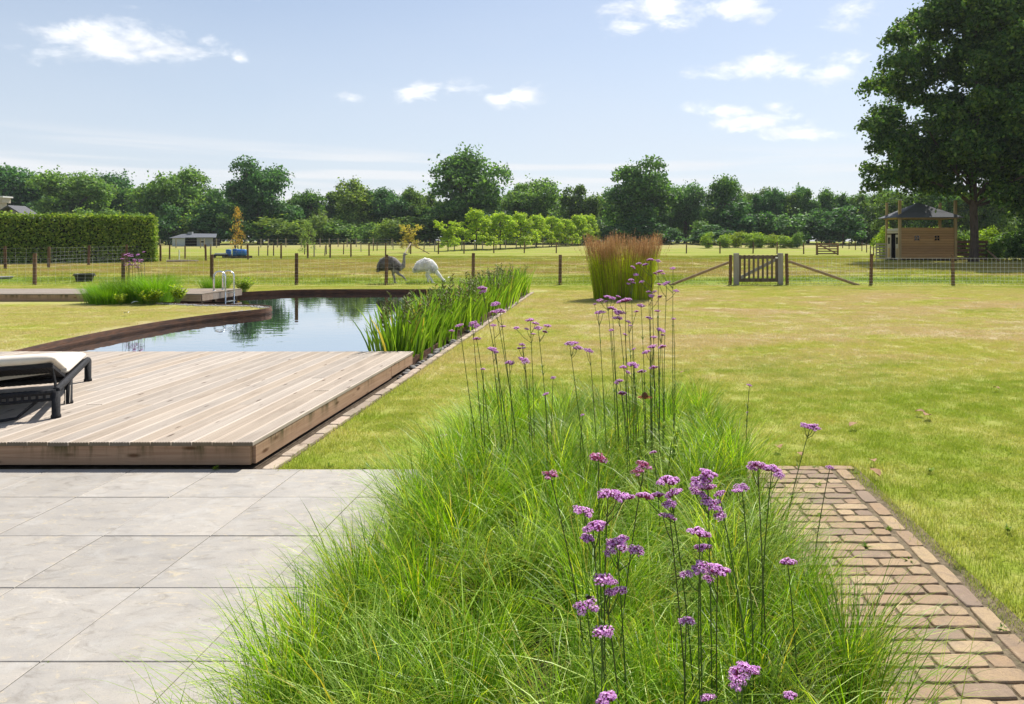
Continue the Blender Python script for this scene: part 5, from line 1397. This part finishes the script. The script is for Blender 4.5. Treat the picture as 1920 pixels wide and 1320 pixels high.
# ------------------------------------------------------------------ wooden hut
M_PLANK = plain('hut_plank', (0.42, 0.23, 0.09), (0.54, 0.32, 0.14), 0.85, 0.2, 3, (.35, 1, 9), 0.3, 60, rand=.13)
M_HPOST = plain('hut_post', (0.36, 0.255, 0.12), (0.48, 0.35, 0.18), 0.85, 0.2, 5, (1, 1, .15), rand=.08)
M_ROOF = plain('roof_felt', (0.12, 0.125, 0.14), (0.18, 0.185, 0.20), 0.95, 0.1, 30, (1, 1, 1), 0.5, 80, rand=.06)
M_CREAM = plain('cream_door', (0.42, 0.36, 0.26), (0.50, 0.44, 0.33), 0.8, 0.2, 5)
M_DARK = plain('dark_inside', (0.012, 0.011, 0.010), (0.02, 0.018, 0.016), 0.95, 0.05, 5)
M_GLASS = plain('dark_pane', (0.008, 0.009, 0.010), (0.012, 0.013, 0.014), 0.12, 0.5, 5)
hx, hy = (1687 - CU) * 57.6 / FPX, 57.6
hut = thing('wooden_hut', (hx, hy, gz(hy)), 'brown plank hut with raised dark pyramid roof on four tall posts', 'hut')
HW, HD, HH = 4.52, 2.7, 2.62
npk = 12
for k in range(npk):
    z = .16 + (HH - .16) * (k + .5) / npk; hh = (HH - .16) / npk - .012
    MB().box((HW / 2, 0.02, z), (HW - .22, .035, hh), bev=.004).build('plank', M_PLANK, hut)
    MB().box((HW / 2, HD - .02, z), (HW - .22, .035, hh)).build('plank', M_PLANK, hut)
    MB().box((HW - .02, HD / 2, z), (.035, HD - .22, hh)).build('plank', M_PLANK, hut)
MB().box((HW / 2, .06, HH / 2), (HW - .2, .03, HH - .04)).build('lining', M_DARK, hut)
MB().box((HW / 2, HD / 2, .05), (HW + .1, HD + .2, .14)).build('plinth', M_DARKWOOD, hut)
MB().box((HW / 2, -.005, HH + .03), (HW - .2, .10, .06)).build('cap_rail', M_PLANK, hut)
for (x, y) in ((0, 0), (HW, 0), (0, HD), (HW, HD)):
    MB().box((x, y, 2.4), (.20, .20, 5.0) if y == 0 else (.18, .18, 4.9)).build('corner_post', M_HPOST, hut)
# side with the double door
MB().box((-.01, HD / 2, HH - .09), (.05, HD - .2, .2)).build('lintel', plain('pale_lintel', (0.45, 0.42, 0.38), (0.5, 0.47, 0.43)), hut)
MB().box((-.012, HD / 2, HH - .30), (.05, HD - .2, .18)).build('lintel', M_CREAM, hut)
MB().box((.35, HD / 2, HH / 2), (.04, HD - .3, HH - .3)).build('dark_opening', M_DARK, hut)
for yc in (.42, HD - .62):
    d = MB().box((-.03, yc, 1.12), (.045, .62 if yc < 1 else .8, 2.0)).build('door', M_CREAM, hut)
    MB().box((-.055, yc, 1.62), (.012, .42, .55)).build('pane', M_GLASS, d)
    MB().box((-.06, yc, .62), (.012, .42, .75)).build('door_panel', M_HPOST, d)
for xc in (1.38, 3.02):
    f_ = MB()
    for dx2, dz2, sx, sz in ((0, .22, .5, .05), (0, -.22, .5, .05), (-.225, 0, .05, .4), (.225, 0, .05, .4), (0, 0, .03, .4), (0, 0.001, .4, .03)): f_.box((xc + dx2, -.022 - (.003 if sx == .03 else 0), 1.84 + dz2), (sx, .035, sz))
    wdo = f_.build('window', M_PLANK, hut)
    for a in (-1, 1):
        for b in (-1, 1): MB().box((xc + a * .105, -.006, 1.84 + b * .105), (.18, .016, .18)).build('pane', M_GLASS, wdo)
EZ, AZ_ = 3.52, 4.75
for xx0, yy0, xx1, yy1 in ((0, -.0, HW, -.0), (0, HD, HW, HD)): MB().box((HW / 2, yy0, EZ - .05), (HW + .5, .08, .16)).build('eaves_beam', M_HPOST, hut)
for x in (0, HW): MB().box((x, HD / 2, EZ - .05), (.08, HD - .1, .16)).build('eaves_beam', M_HPOST, hut)
e = .55
cs = [(-e, -e, EZ), (HW + e * .8, -e, EZ), (HW + e * .8, HD + e, EZ), (-e, HD + e, EZ)]; ap = (HW / 2 - .2, HD / 2, AZ_)
for k in range(4):
    a, b = Vector(cs[k]), Vector(cs[(k + 1) % 4]); c0_ = Vector(ap)
    prev = 0
    for j, t_ in enumerate((0.0, .36, .70, 1.0)):
        if j == 0: continue
        t0_ = (0, .0, .36, .70)[j] - (.01 if j > 1 else 0)
        lift = Vector((0, 0, .012 * j))
        q = [a.lerp(c0_, t0_) + lift, b.lerp(c0_, t0_) + lift, b.lerp(c0_, t_) + lift, a.lerp(c0_, t_) + lift]
        m = MB(); m.add(q + [p - Vector((0, 0, .05)) for p in q], [(0, 1, 2, 3), (7, 6, 5, 4), (0, 4, 5, 1), (1, 5, 6, 2), (2, 6, 7, 3), (3, 7, 4, 0)]); m.build('roof_panel', M_ROOF, hut)
# white slatted pallet and the plank fence by the hut
pl = thing('pallet', (hx - .75, hy + 1.9, gz(59)), 'pale slatted pallet leaning beside the hut door', 'pallet')
for k in range(6): MB().box((0, 0, .14 + k * .24), (.95, .03, .13)).build('slat', M_CREAM, pl)
for x in (-.42, .42): MB().box((x, .04, .72), (.07, .05, 1.45)).build('upright', M_CREAM, pl)
pf = thing('plank_fence', (hx + HW + .1, hy + .3, gz(58)), 'dark horizontal plank fence joining the hut behind the oak trunk', 'fence')
for k in range(5): MB().box((1.35, 0, .16 + k * .34), (2.7, .04, .24)).build('plank', plain('fence_plank', (0.10, 0.055, 0.032), (0.16, 0.095, 0.055), rand=.1), pf)
for x in (.1, 1.35, 2.6): MB().box((x, .06, .80), (.10, .08, 1.7)).build('post', M_DARKWOOD, pf)
a = at(1852, 470, 57.2); b = at(1876, 497, 55.5)
tag(MB().bar(a, (b[0], b[1], gz(55) - .02), .10, .10).build('prop_pole', M_POLE), 'slanting pale prop pole leaning on the plank fence end', 'prop pole')

# ------------------------------------------------------------------ far shed and house behind the hedge
M_GREYW = plain('grey_boards', (0.26, 0.27, 0.28), (0.36, 0.37, 0.38), 0.85, 0.2, 4, (6, 6, .2))
sx_, sy_ = (322 - CU) * 112 / FPX, 112
sh = thing('grey_shed', (sx_, sy_, gz(sy_)), 'small grey field shed with flat pitched roof before the oaks', 'shed')
for k in range(8): MB().box((.22 + k * .25, 0, .62), (.235, .06, 1.35)).build('board', plain('pale_boards', (0.42, 0.45, 0.46), (0.5, 0.53, 0.54)) if k == 0 else bpy.data.materials['pale_boards'], sh)
for k in range(8): MB().box((4.0 + k * .31, 0.3, .66), (.295, .06, 1.35)).build('board', M_GREYW, sh)
MB().box((3.3, 1.4, .62), (6.2, 1.6, 1.3)).build('wall', M_DARK, sh)
MB().box((3.85, .26, .62), (.05, .05, 1.3)).build('door_post', M_GREYW, sh)
MB().box((4.7, .255, .72), (.42, .03, .25)).build('window', M_DARK, sh)
m = MB(); q = [(-.3, -.3, 1.32), (2.25, -.3, 1.34), (2.25, 1.2, 2.0), (.9, 1.2, 1.95)]
m.add([Vector(p) for p in q] + [Vector(p) - Vector((0, 0, .06)) for p in q], [(0, 1, 2, 3), (7, 6, 5, 4), (0, 4, 5, 1), (1, 5, 6, 2), (2, 6, 7, 3), (3, 7, 4, 0)]); m.build('roof', M_ROOF, sh)
m = MB(); q = [(2.3, -.2, 1.42), (7.1, -.2, 1.42), (6.3, 1.5, 2.0), (2.2, 1.5, 2.05)]
m.add([Vector(p) for p in q] + [Vector(p) - Vector((0, 0, .07)) for p in q], [(0, 1, 2, 3), (7, 6, 5, 4), (0, 4, 5, 1), (1, 5, 6, 2), (2, 6, 7, 3), (3, 7, 4, 0)]); m.build('roof', plain('slate_roof', (0.13, 0.135, 0.15), (0.18, 0.185, 0.2), .6), sh)
MB().box((2.2, 1.3, 2.05), (.7, .4, .5)).build('chimney', M_GREYW, sh)
hs_ = thing('house', ((-40 - CU) * 72 / FPX, 72, gz(72)), 'dark gabled house roof with a pale capped chimney behind the hedge', 'house')
MB().box((2.6, 3.5, 1.7), (4.8, 6, 3.4)).build('wall', M_GREYW, hs_)
M_SLATE = plain('dark_slate', (0.06, 0.062, 0.068), (0.10, 0.10, 0.11), .7, .3, 8)
for s_ in (-1, 1):
    a = Vector((5.6 if s_ > 0 else -.9, -.4, 3.75 if s_ > 0 else 2.6)); b = Vector((3.25, -.4, 5.2)); d = Vector((0, 2.2, 0))
    q = [a, a + d, b + d, b] if s_ > 0 else [b, b + d, a + d, a]
    m = MB(); m.add(q + [p - Vector((0, 0, .14)) for p in q], [(0, 1, 2, 3), (7, 6, 5, 4), (0, 4, 5, 1), (1, 5, 6, 2), (2, 6, 7, 3), (3, 7, 4, 0)]); m.build('roof', M_SLATE, hs_)
m = MB(); m.add([(0.3, .5, 3.3), (5.0, .5, 3.3), (3.25, .5, 5.0), (0.3, .55, 3.3), (5.0, .55, 3.3), (3.25, .55, 5.0)], [(0, 1, 2), (5, 4, 3)]); m.build('gable', M_GREYW, hs_)
ch = MB().box((-1.0, 3.6, 4.6), (.9, .8, 3.2)).build('chimney', M_CREAM, hs_)
MB().box((-1.0, 3.6, 5.9), (1.5, 1.1, .55)).build('chimney_head', M_CREAM, ch)
MB().box((-1.0, 3.6, 6.25), (1.85, 1.3, .15)).build('chimney_cap', plain('white_cap', (0.62, 0.60, 0.56), (0.7, 0.68, 0.64)), ch)

# ------------------------------------------------------------------ small things in the meadow
tx, ty = P(158, 528, G0)
tub = thing('black_tub', (tx, ty, gz(ty)), 'black rubber feed tub on the grass behind the wire fence', 'tub')
m = MB(); n = 20
pr = [(.28, 0), (.37, .29), (.39, .30), (.39, .325), (.355, .325), (.27, .03), (.0, .03)]
v = [(math.cos(2 * math.pi * k / n) * r_, math.sin(2 * math.pi * k / n) * r_ * .8, z) for r_, z in pr for k in range(n)]
m.add(v, [(i * n + k, i * n + (k + 1) % n, (i + 1) * n + (k + 1) % n, (i + 1) * n + k) for i in range(len(pr) - 1) for k in range(n)])
m.build('bowl', M_BLACKPL, tub, True)
for s_ in (-1, 1): MB().tube([(s_ * .36, -.08, .27), (s_ * .43, -.06, .24), (s_ * .43, .06, .24), (s_ * .36, .08, .27)], .014, 6).build('handle', M_BLACKPL, tub)
tx, ty = P(2, 523, G0)
o = MB(); pr = [(.36, 0), (.42, .09), (.43, .10), (.40, .10), (.34, .02), (0, .02)]
v = [(math.cos(2 * math.pi * k / n) * r_, math.sin(2 * math.pi * k / n) * r_, z) for r_, z in pr for k in range(n)]
o.add(v, [(i * n + k, i * n + (k + 1) % n, (i + 1) * n + (k + 1) % n, (i + 1) * n + k) for i in range(len(pr) - 1) for k in range(n)])
tag(o.build('shallow_dish', plain('grey_dish', (0.20, 0.21, 0.21), (0.28, 0.29, 0.29), .6), None, True, (tx, ty, gz(ty))), 'shallow grey water dish on the grass near the tub', 'dish')
M_BLUE = plain('blue_plastic', (0.012, 0.10, 0.36), (0.02, 0.15, 0.46), .4, .4, 5)
def barrel(x, y, z, r, h, lying, label):
    t = thing('blue_barrel', (x, y, z), label, 'barrel')
    ax = (lambda s_: (s_ - h / 2, 0, r)) if lying else (lambda s_: (0, 0, s_))
    MB().tube([ax(q) for q in (0, .03, h * .28, h * .32, h * .36, h * .64, h * .68, h * .72, h - .03, h)], [r * q for q in (.86, .97, .97, 1.03, .97, .97, 1.03, .97, .97, .86)], 16).build('drum', M_BLUE, t, True)
    MB().tube([ax(h), ax(h + .04)] if not lying else [(h / 2, .1, r * 1.4), (h / 2 + .04, .1, r * 1.4)], .05, 8).build('cap', plain('white_plastic', (0.7, 0.7, 0.68)) if 'white_plastic' not in bpy.data.materials else bpy.data.materials['white_plastic'], t)
bx_, by_ = P(440, 484.5, G0)
tr = thing('flat_trailer', (bx_ - 1.2, by_, gz(by_)), 'low dark trailer bed standing by the blue barrels', 'trailer')
MB().box((.0, 0, .30), (1.5, .8, .14)).build('bed', M_BLACKPL, tr); MB().box((.1, 0, .43), (1.1, .7, .12), bev=.03).build('cover', plain('grey_sheet', (0.4, 0.4, 0.38), (0.5, 0.5, 0.48)), tr)
for x in (-.45, .45): MB().tube([(x, -.46, .16), (x, -.36, .16)], .16, 14).build('wheel', M_BLACKPL, tr)
pal_ = thing('pallet_stand', (bx_ + .35, by_ + .1, gz(by_)), 'low wooden stand carrying the blue barrels', 'stand')
for k in range(3): MB().box((0, -.35 + k * .35, .12), (2.0, .12, .24)).build('beam', M_DARKWOOD, pal_)
barrel(bx_ - .55, by_, gz(by_) + .24, .24, .58, False, 'upright blue barrel next to the low trailer bed')
barrel(bx_ + .10, by_ - .05, gz(by_) + .24, .26, .62, False, 'upright blue barrel in the middle of the stand')
barrel(bx_ + .72, by_ - .15, gz(by_) + .24, .30, .8, True, 'blue barrel lying on its side under the orange sapling')
# white rail and weathered log on the grass
x_, y_ = P(336, 489, G0)
tag(MB().box((0, 0, .42), (.07, .05, .95)).build('white_stake', bpy.data.materials['white_plastic'], None, False, (x_, y_, gz(y_))), 'thin white marker stake in the meadow near the hedge end', 'stake')
x0, y0 = P(313, 491.5, G0); x1, y1 = P(372, 491, G0)
tag(MB().tube([(x0, y0, gz(y0) + .06), ((x0 + x1) / 2, y0 + .2, gz(y0) + .08), (x1, y1, gz(y1) + .06)], [.11, .10, .08], 8).build('log', M_POST_PALE), 'weathered log lying in the meadow grass near the hedge end', 'log')

# ------------------------------------------------------------------ the two rheas
def rhea(x, y, label, dark, body, neck, head, beak, legs, base_cols):
    t = thing('rhea', (x, y, gz(y)), label, 'bird')
    m = MB()
    bp = [Vector((p[0], 0, p[1])) for p in body]
    m.tube(bp, [p[2] for p in body], 14, True, [(1, p[3]) for p in body])
    m.tube([Vector((p[0], 0, p[1])) for p in neck], [p[2] for p in neck], 10)
    h0, h1 = Vector((head[0], 0, head[1])), Vector((head[2], 0, head[3]))
    m.tube([h0, h0.lerp(h1, .3), h0.lerp(h1, .7), h1], [.04, .062, .058, .026], 10)
    b1 = Vector((beak[0], 0, beak[1])); m.tube([h1.lerp(h0, .15), h1.lerp(b1, .6), b1], [.034, .024, .008], 8, True, [(.7, 1)] * 3)
    for lg in legs:
        m.tube([Vector(p[:3]) for p in lg], [p[3] for p in lg], 8)
        f = Vector(lg[-1][:3]); dr = lg[-1][4] if len(lg[-1]) > 4 else 0
        for a in (-.45, 0, .45):
            d = Vector((math.cos(a) * math.cos(dr), math.sin(a), -math.sin(dr))); m.tube([f, f + d * .06, f + d * .12], [.02, .017, .008], 6)
    o = m.build('body', dark, t, True)
    rm = o.modifiers.new('skin', 'REMESH'); rm.mode = 'VOXEL'; rm.voxel_size = .014; rm.use_smooth_shade = True
    sm = o.modifiers.new('smooth', 'SMOOTH'); sm.iterations = 4; sm.factor = .5
    # loose body plumes
    n = 1500; k = RNG.random(n) * (len(body) - 1); i = k.astype(int); fr_ = k - i
    B = np.array([(p[0], p[1], p[2], p[3]) for p in body]); q = B[i] * (1 - fr_)[:, None] + B[np.minimum(i + 1, len(body) - 1)] * fr_[:, None]
    a = RNG.random(n) * 6.283
    pos = np.stack([q[:, 0], np.cos(a) * q[:, 2] * q[:, 3], q[:, 1] + np.sin(a) * q[:, 2]], 1)
    az = np.where(np.cos(a) > 0, 1, -1) * RNG.uniform(1.7, 2.6, n)
    v, f, c = blades(pos, az, RNG.uniform(.07, .16, n), RNG.uniform(.9, 1.5, n), RNG.uniform(1.6, 2.5, n), RNG.uniform(.025, .045, n), pal(n, base_cols, (3, 3, 2), .15), 4, 1.0, RNG.uniform(-.5, .5, n), .4)
    pl_ = link('plumage', np_mesh('plumage', v, f, c), t, foliage('plumage_%d' % int(x * 10), (1.1, 1.1, 1.1), .42, .05, .9, (1.1, 1.1, 1.1)))
    return t
M_RD = plain('grey_rhea_skin', (0.20, 0.18, 0.16), (0.32, 0.29, 0.26), .9, .1, 12)
M_RW = plain('white_rhea_skin', (0.74, 0.71, 0.67), (0.82, 0.79, 0.76), .9, .1, 12)
rhea(-8.45, 27.35, 'grey brown rhea striding with its neck raised and one foot lifted behind the fence', M_RD,
     [(-.50, .50, .05, .8), (-.45, .62, .15, .9), (-.32, .74, .25, .85), (-.12, .79, .28, .8), (.08, .76, .25, .8), (.24, .68, .18, .8), (.36, .60, .11, .8)],
     [(.22, .62, .13), (.36, .58, .09), (.45, .66, .085), (.48, .82, .062), (.485, .98, .050), (.49, 1.12, .046)],
     (.475, 1.125, .565, 1.145), (.64, 1.105),
     [[(.02, .07, .58, .12), (.06, .07, .44, .075), (.04, .07, .36, .055), (.10, .07, .19, .045), (.10, .07, .03, .040)],
      [(.10, -.08, .58, .12), (.24, -.08, .46, .075), (.30, -.08, .37, .055), (.44, -.08, .30, .045), (.54, -.08, .20, .040, .9)]],
     [(0.26, 0.235, 0.205), (0.15, 0.13, 0.11), (0.38, 0.35, 0.31)])
rhea(-7.13, 27.5, 'white rhea grazing with its head down to the grass behind the fence', M_RW,
     [(-.46, .48, .05, .85), (-.40, .56, .14, .9), (-.27, .65, .23, .85), (-.06, .72, .26, .8), (.14, .69, .24, .8), (.28, .58, .18, .8), (.37, .49, .12, .8)],
     [(.28, .52, .13), (.38, .44, .085), (.47, .33, .075), (.56, .22, .056), (.64, .13, .048)],
     (.63, .14, .71, .085), (.76, .02),
     [[(.04, .08, .50, .12), (.02, .08, .40, .075), (-.03, .08, .33, .055), (.03, .08, .17, .045), (.03, .08, .03, .040)],
      [(.08, -.08, .50, .12), (.12, -.08, .40, .075), (.08, -.08, .32, .055), (.20, -.08, .15, .045), (.24, -.08, .03, .040)]],
     [(0.84, 0.83, 0.80), (0.78, 0.76, 0.73), (0.87, 0.86, 0.84)])

# ------------------------------------------------------------------ sun lounger on the deck
M_WICK = plain('dark_wicker', (0.009, 0.009, 0.011), (0.028, 0.028, 0.033), 0.6, 0.25, 60, (1, 1, 1), 0.9, 160)
M_CUSH = plain('cream_cushion', (0.60, 0.54, 0.46), (0.67, 0.61, 0.53), 0.9, 0.15, 5, bump=.25, bscale=9)
fwd = Vector((-.85, 1.51)).normalized(); ang = math.atan2(fwd.y, fwd.x)
lg0 = Vector((-4.59, 5.87))
lo = thing('sun_lounger', (lg0.x, lg0.y, DZ), 'dark wicker sun lounger with a cream cushion on the deck', 'sun lounger', rz=ang)
# local frame: +x along the lounger away from the patio, +y to its other long side
LL, LW = 1.74, 1.25
def leg(x, y): MB().tube([(x, y, 0), (x, y, .02), (x, y, .03), (x, y, .22)], [.036, .036, .030, .031], 12).build('leg', M_WICK, lo, True)
for x in (0, .59, LL):
    for y in (0, LW): leg(x, y)
fr_ = MB()
def rope(m, a, b, r): 
    a = Vector(a); b = Vector(b); n_ = int((b - a).length / .018)
    m.tube([a.lerp(b, i / n_) for i in range(n_ + 1)], [r * (1.0 if i % 2 else .9) for i in range(n_ + 1)], 8)
for y in (0, LW): rope(fr_, (0, y, .225), (LL, y, .225), .030)
fr_.build('side_rail', M_WICK, lo)
fr_ = MB()
for x in (0, .59, LL): rope(fr_, (x, 0, .215), (x, LW, .215), .024)
rope(fr_, (0, 0, .155), (0, LW, .155), .014)
fr_.build('cross_rail', M_WICK, lo)
fr_ = MB()
for k in range(24): fr_.box((0.62 + k * .047, LW / 2, .222), (.030, LW - .02, .008))
for k in range(26): fr_.box((0.0, .03 + k * .047, .187), (.018, .018, .055))
fr_.build('woven_bed', M_WICK, lo)
# back rest tilted up towards the near end
tz, tx_ = .19, -.02
hx_, hz_ = .62, .245
bk = MB()
a = Vector((hx_, 0.02, hz_)); b = Vector((tx_ + .03, 0.02, hz_ + tz))
dv = (b - a); dl = dv.length; dv.normalize()
for y in (.045, LW - .045): bk.bar(a + Vector((0, y - .02, 0)), b + Vector((0, y - .02, 0)), .035, .03)
bk.bar(b + Vector((0, 0, 0)), b + Vector((0, LW - .04, 0)), .035, .03); 
for k in range(40): 
    y = .07 + (LW - .14) * k / 39; bk.bar(a + Vector((0, y - .02, .0)), b + Vector((0, y - .02, .0)), .022, .009)
bk.build('backrest', M_WICK, lo)
sp_ = MB(); sp_.tube([(.03, .0, .21), (.05, .02, .33), (.06, .03, .40)], [.012, .010, .004], 6); sp_.tube([(.02, .12, .155), (-.02, .25, .03), (-.05, .5, .012), (-.05, LW - .3, .012), (0, LW - .1, .155)], .013, 6)
sp_.build('support_bar', M_WICK, lo)
def cushion(name, p0, p1, th, y0, y1, up):
    """padded slab from p0 to p1 (x,z) with rounded arrises"""
    a = Vector((p0[0], 0, p0[1])); b = Vector((p1[0], 0, p1[1])); t_ = (b - a).normalized(); nrm = Vector((-t_.z, 0, t_.x))
    if nrm.z < 0: nrm = -nrm
    m = MB(); nx, ny = 10, 8; v = []
    for face in (0, 1):
        for i in range(nx + 1):
            for j in range(ny + 1):
                fx_, fy_ = i / nx, j / ny
                ex = min(fx_, 1 - fx_) * 2; ey = min(fy_, 1 - fy_) * 2
                sof = min(1, ex / .12) * .35 + .65; sof *= min(1, ey / .12) * .3 + .7
                hgt = th * (.5 + .5 * sof) if face else th * (.5 - .5 * sof)
                p = a.lerp(b, fx_) + nrm * hgt; v.append((p.x, y0 + (y1 - y0) * fy_, p.z))
    k = (nx + 1) * (ny + 1); f = []
    id_ = lambda F_, i, j: F_ * k + i * (ny + 1) + j
    for i in range(nx):
        for j in range(ny):
            f.append((id_(1, i, j), id_(1, i + 1, j), id_(1, i + 1, j + 1), id_(1, i, j + 1))); f.append((id_(0, i, j + 1), id_(0, i + 1, j + 1), id_(0, i + 1, j), id_(0, i, j)))
    for i in range(nx):
        f.append((id_(0, i, 0), id_(0, i + 1, 0), id_(1, i + 1, 0), id_(1, i, 0))); f.append((id_(1, i, ny), id_(1, i + 1, ny), id_(0, i + 1, ny), id_(0, i, ny)))
    for j in range(ny):
        f.append((id_(1, 0, j), id_(1, 0, j + 1), id_(0, 0, j + 1), id_(0, 0, j))); f.append((id_(0, nx, j), id_(0, nx, j + 1), id_(1, nx, j + 1), id_(1, nx, j)))
    m.add(v, f); o = m.build(name, M_CUSH, lo, True)
    sb = o.modifiers.new('soft', 'SUBSURF'); sb.levels = 1; sb.render_levels = 2
cushion('seat_cushion', (.60, .235), (LL + .02, .235), .095, .0, LW, 1)
cushion('back_cushion', (.62, .25), (tx_ - .02, hz_ + tz + .022), .095, .0, LW, 1)
stp = MB(); c0_ = a.lerp(b, .36)
stp.bar((c0_.x, -.012, c0_.z + .02), (c0_.x - .03, LW * .5, c0_.z - .03), .003, .028); stp.bar((c0_.x - .03, LW * .5, c0_.z - .03), (c0_.x, LW, c0_.z - .005), .003, .028)
stp.bar((.12, -.045, .20), (.13, -.042, .07), .012, .003, (0, 1, 0)); stp.bar((.36, -.045, .20), (.35, -.042, .05), .014, .003, (0, 1, 0))
stp.build('strap', M_CUSH, lo)

# ------------------------------------------------------------------ litter
M_DRY = plain('dry_leaf', (0.26, 0.15, 0.08), (0.36, 0.24, 0.14), .9, .1, 30)
def dry_leaf(x, y, s_, rz, z=0.0):
    m = MB(); n_ = 7; v = []
    for i in range(n_):
        t_ = i / (n_ - 1); wdt = math.sin(math.pi * (t_ * .9 + .05)) * .34 * (1.15 if i % 2 else .85)
        for j in (-1, 0, 1): v.append(((t_ - .5) * s_, j * wdt * s_, abs(j) * .10 * s_ + math.sin(t_ * 3) * .14 * s_))
    m.add(v, [(i * 3 + j, i * 3 + j + 1, (i + 1) * 3 + j + 1, (i + 1) * 3 + j) for i in range(n_ - 1) for j in range(2)])
    o = m.build('dry_leaf', M_DRY, None, True, (x, y, z)); o.rotation_euler = (random.uniform(-.2, .2), random.uniform(-.2, .2), rz); return o
for i, (u, v) in enumerate(((1460, 842), (1500, 855), (1725, 775), (1637, 868), (1640, 890), (1738, 782), (1868, 730), (1600, 800), (1280, 700))):
    x, y = P(u, v, .0); tag(dry_leaf(x, y, random.uniform(.06, .12), random.uniform(0, 6), .012), 'curled dry brown leaf lying on the lawn beside the brick path', 'leaf', 'dry leaves on the lawn')
M_FEA = plain('white_feather', (0.72, 0.71, 0.69), (0.8, 0.79, 0.77), .9, .1, 5)
for u, v in ((237, 590), (230, 562), (843, 522), (253, 570)):
    x, y = P(u, v, .0); o = dry_leaf(x, y, .16, random.uniform(0, 6), .03); o.name = 'white_feather'; o.data.materials[0] = M_FEA
    tag(o, 'small white feather lying on the grass', 'feather', 'white feathers on the grass')
# weeds in the paving joints
def weed(x, y, s_, label, group=None, z=0.0):
    o = thing('weed', (x, y, z), label, 'weed', group); n_ = 12
    v, f, c = blades(np.c_[RNG.normal(0, s_ * .1, (n_, 2)), np.zeros(n_)], RNG.random(n_) * 6.28, RNG.uniform(.5, 1, n_) * s_, RNG.uniform(.3, .9, n_), RNG.uniform(1.1, 1.8, n_), s_ * .28, pal(n_, [(0.09, 0.16, 0.02), (0.14, 0.22, 0.03), (0.2, 0.26, 0.05)], (1, 1, 1)), 3, 1, None, .5)
    link('leaves', np_mesh('leaves', v, f, c), o, M_LEAF)
x, y = P(402, 880, .0); weed(x, y, .06, 'small green weed at the foot of the deck fascia in a tile joint')
for u, v in ((85, 1243), (228, 932), (378, 1160)): 
    x, y = P(u, v, .0); weed(x, y, .022, 'tiny weed sprouting in a patio tile joint', 'weeds in the patio joints', -.01)
for u, v in ((1534, 908), (1535, 966), (1624, 1022), (1704, 1050), (1666, 992), (1880, 1178), (1530, 876)):
    x, y = P(u, v, .0); weed(x, y, .045, 'little green weed growing between the path bricks', 'weeds between the path bricks', -.01)
for u, v in ((1745, 880), (1890, 990), (1605, 885), (620, 872), (690, 874)):
    x, y = P(u, v, .0); weed(x, y, .055, 'flat broad leaved weed in the mown lawn', 'broad leaved weeds in the lawn', G0 + .015)

# ------------------------------------------------------------------ summer haze over the fields
hm = bpy.data.materials.new('haze'); hm.use_nodes = True
hn = hm.node_tree; hn.nodes.clear()
pv = hn.nodes.new('ShaderNodeVolumePrincipled'); pv.inputs['Density'].default_value = 0.00018; pv.inputs['Color'].default_value = (0.86, 0.92, 1.0, 1); pv.inputs['Anisotropy'].default_value = 0.2
ho = hn.nodes.new('ShaderNodeOutputMaterial'); hn.links.new(pv.outputs[0], ho.inputs['Volume'])
tag(MB().box((0, 159, 12.2), (604, 346, 27.5)).build('haze', hm), kind='stuff')
try:
    scene.cycles.volume_bounces = 0
except Exception:
    pass
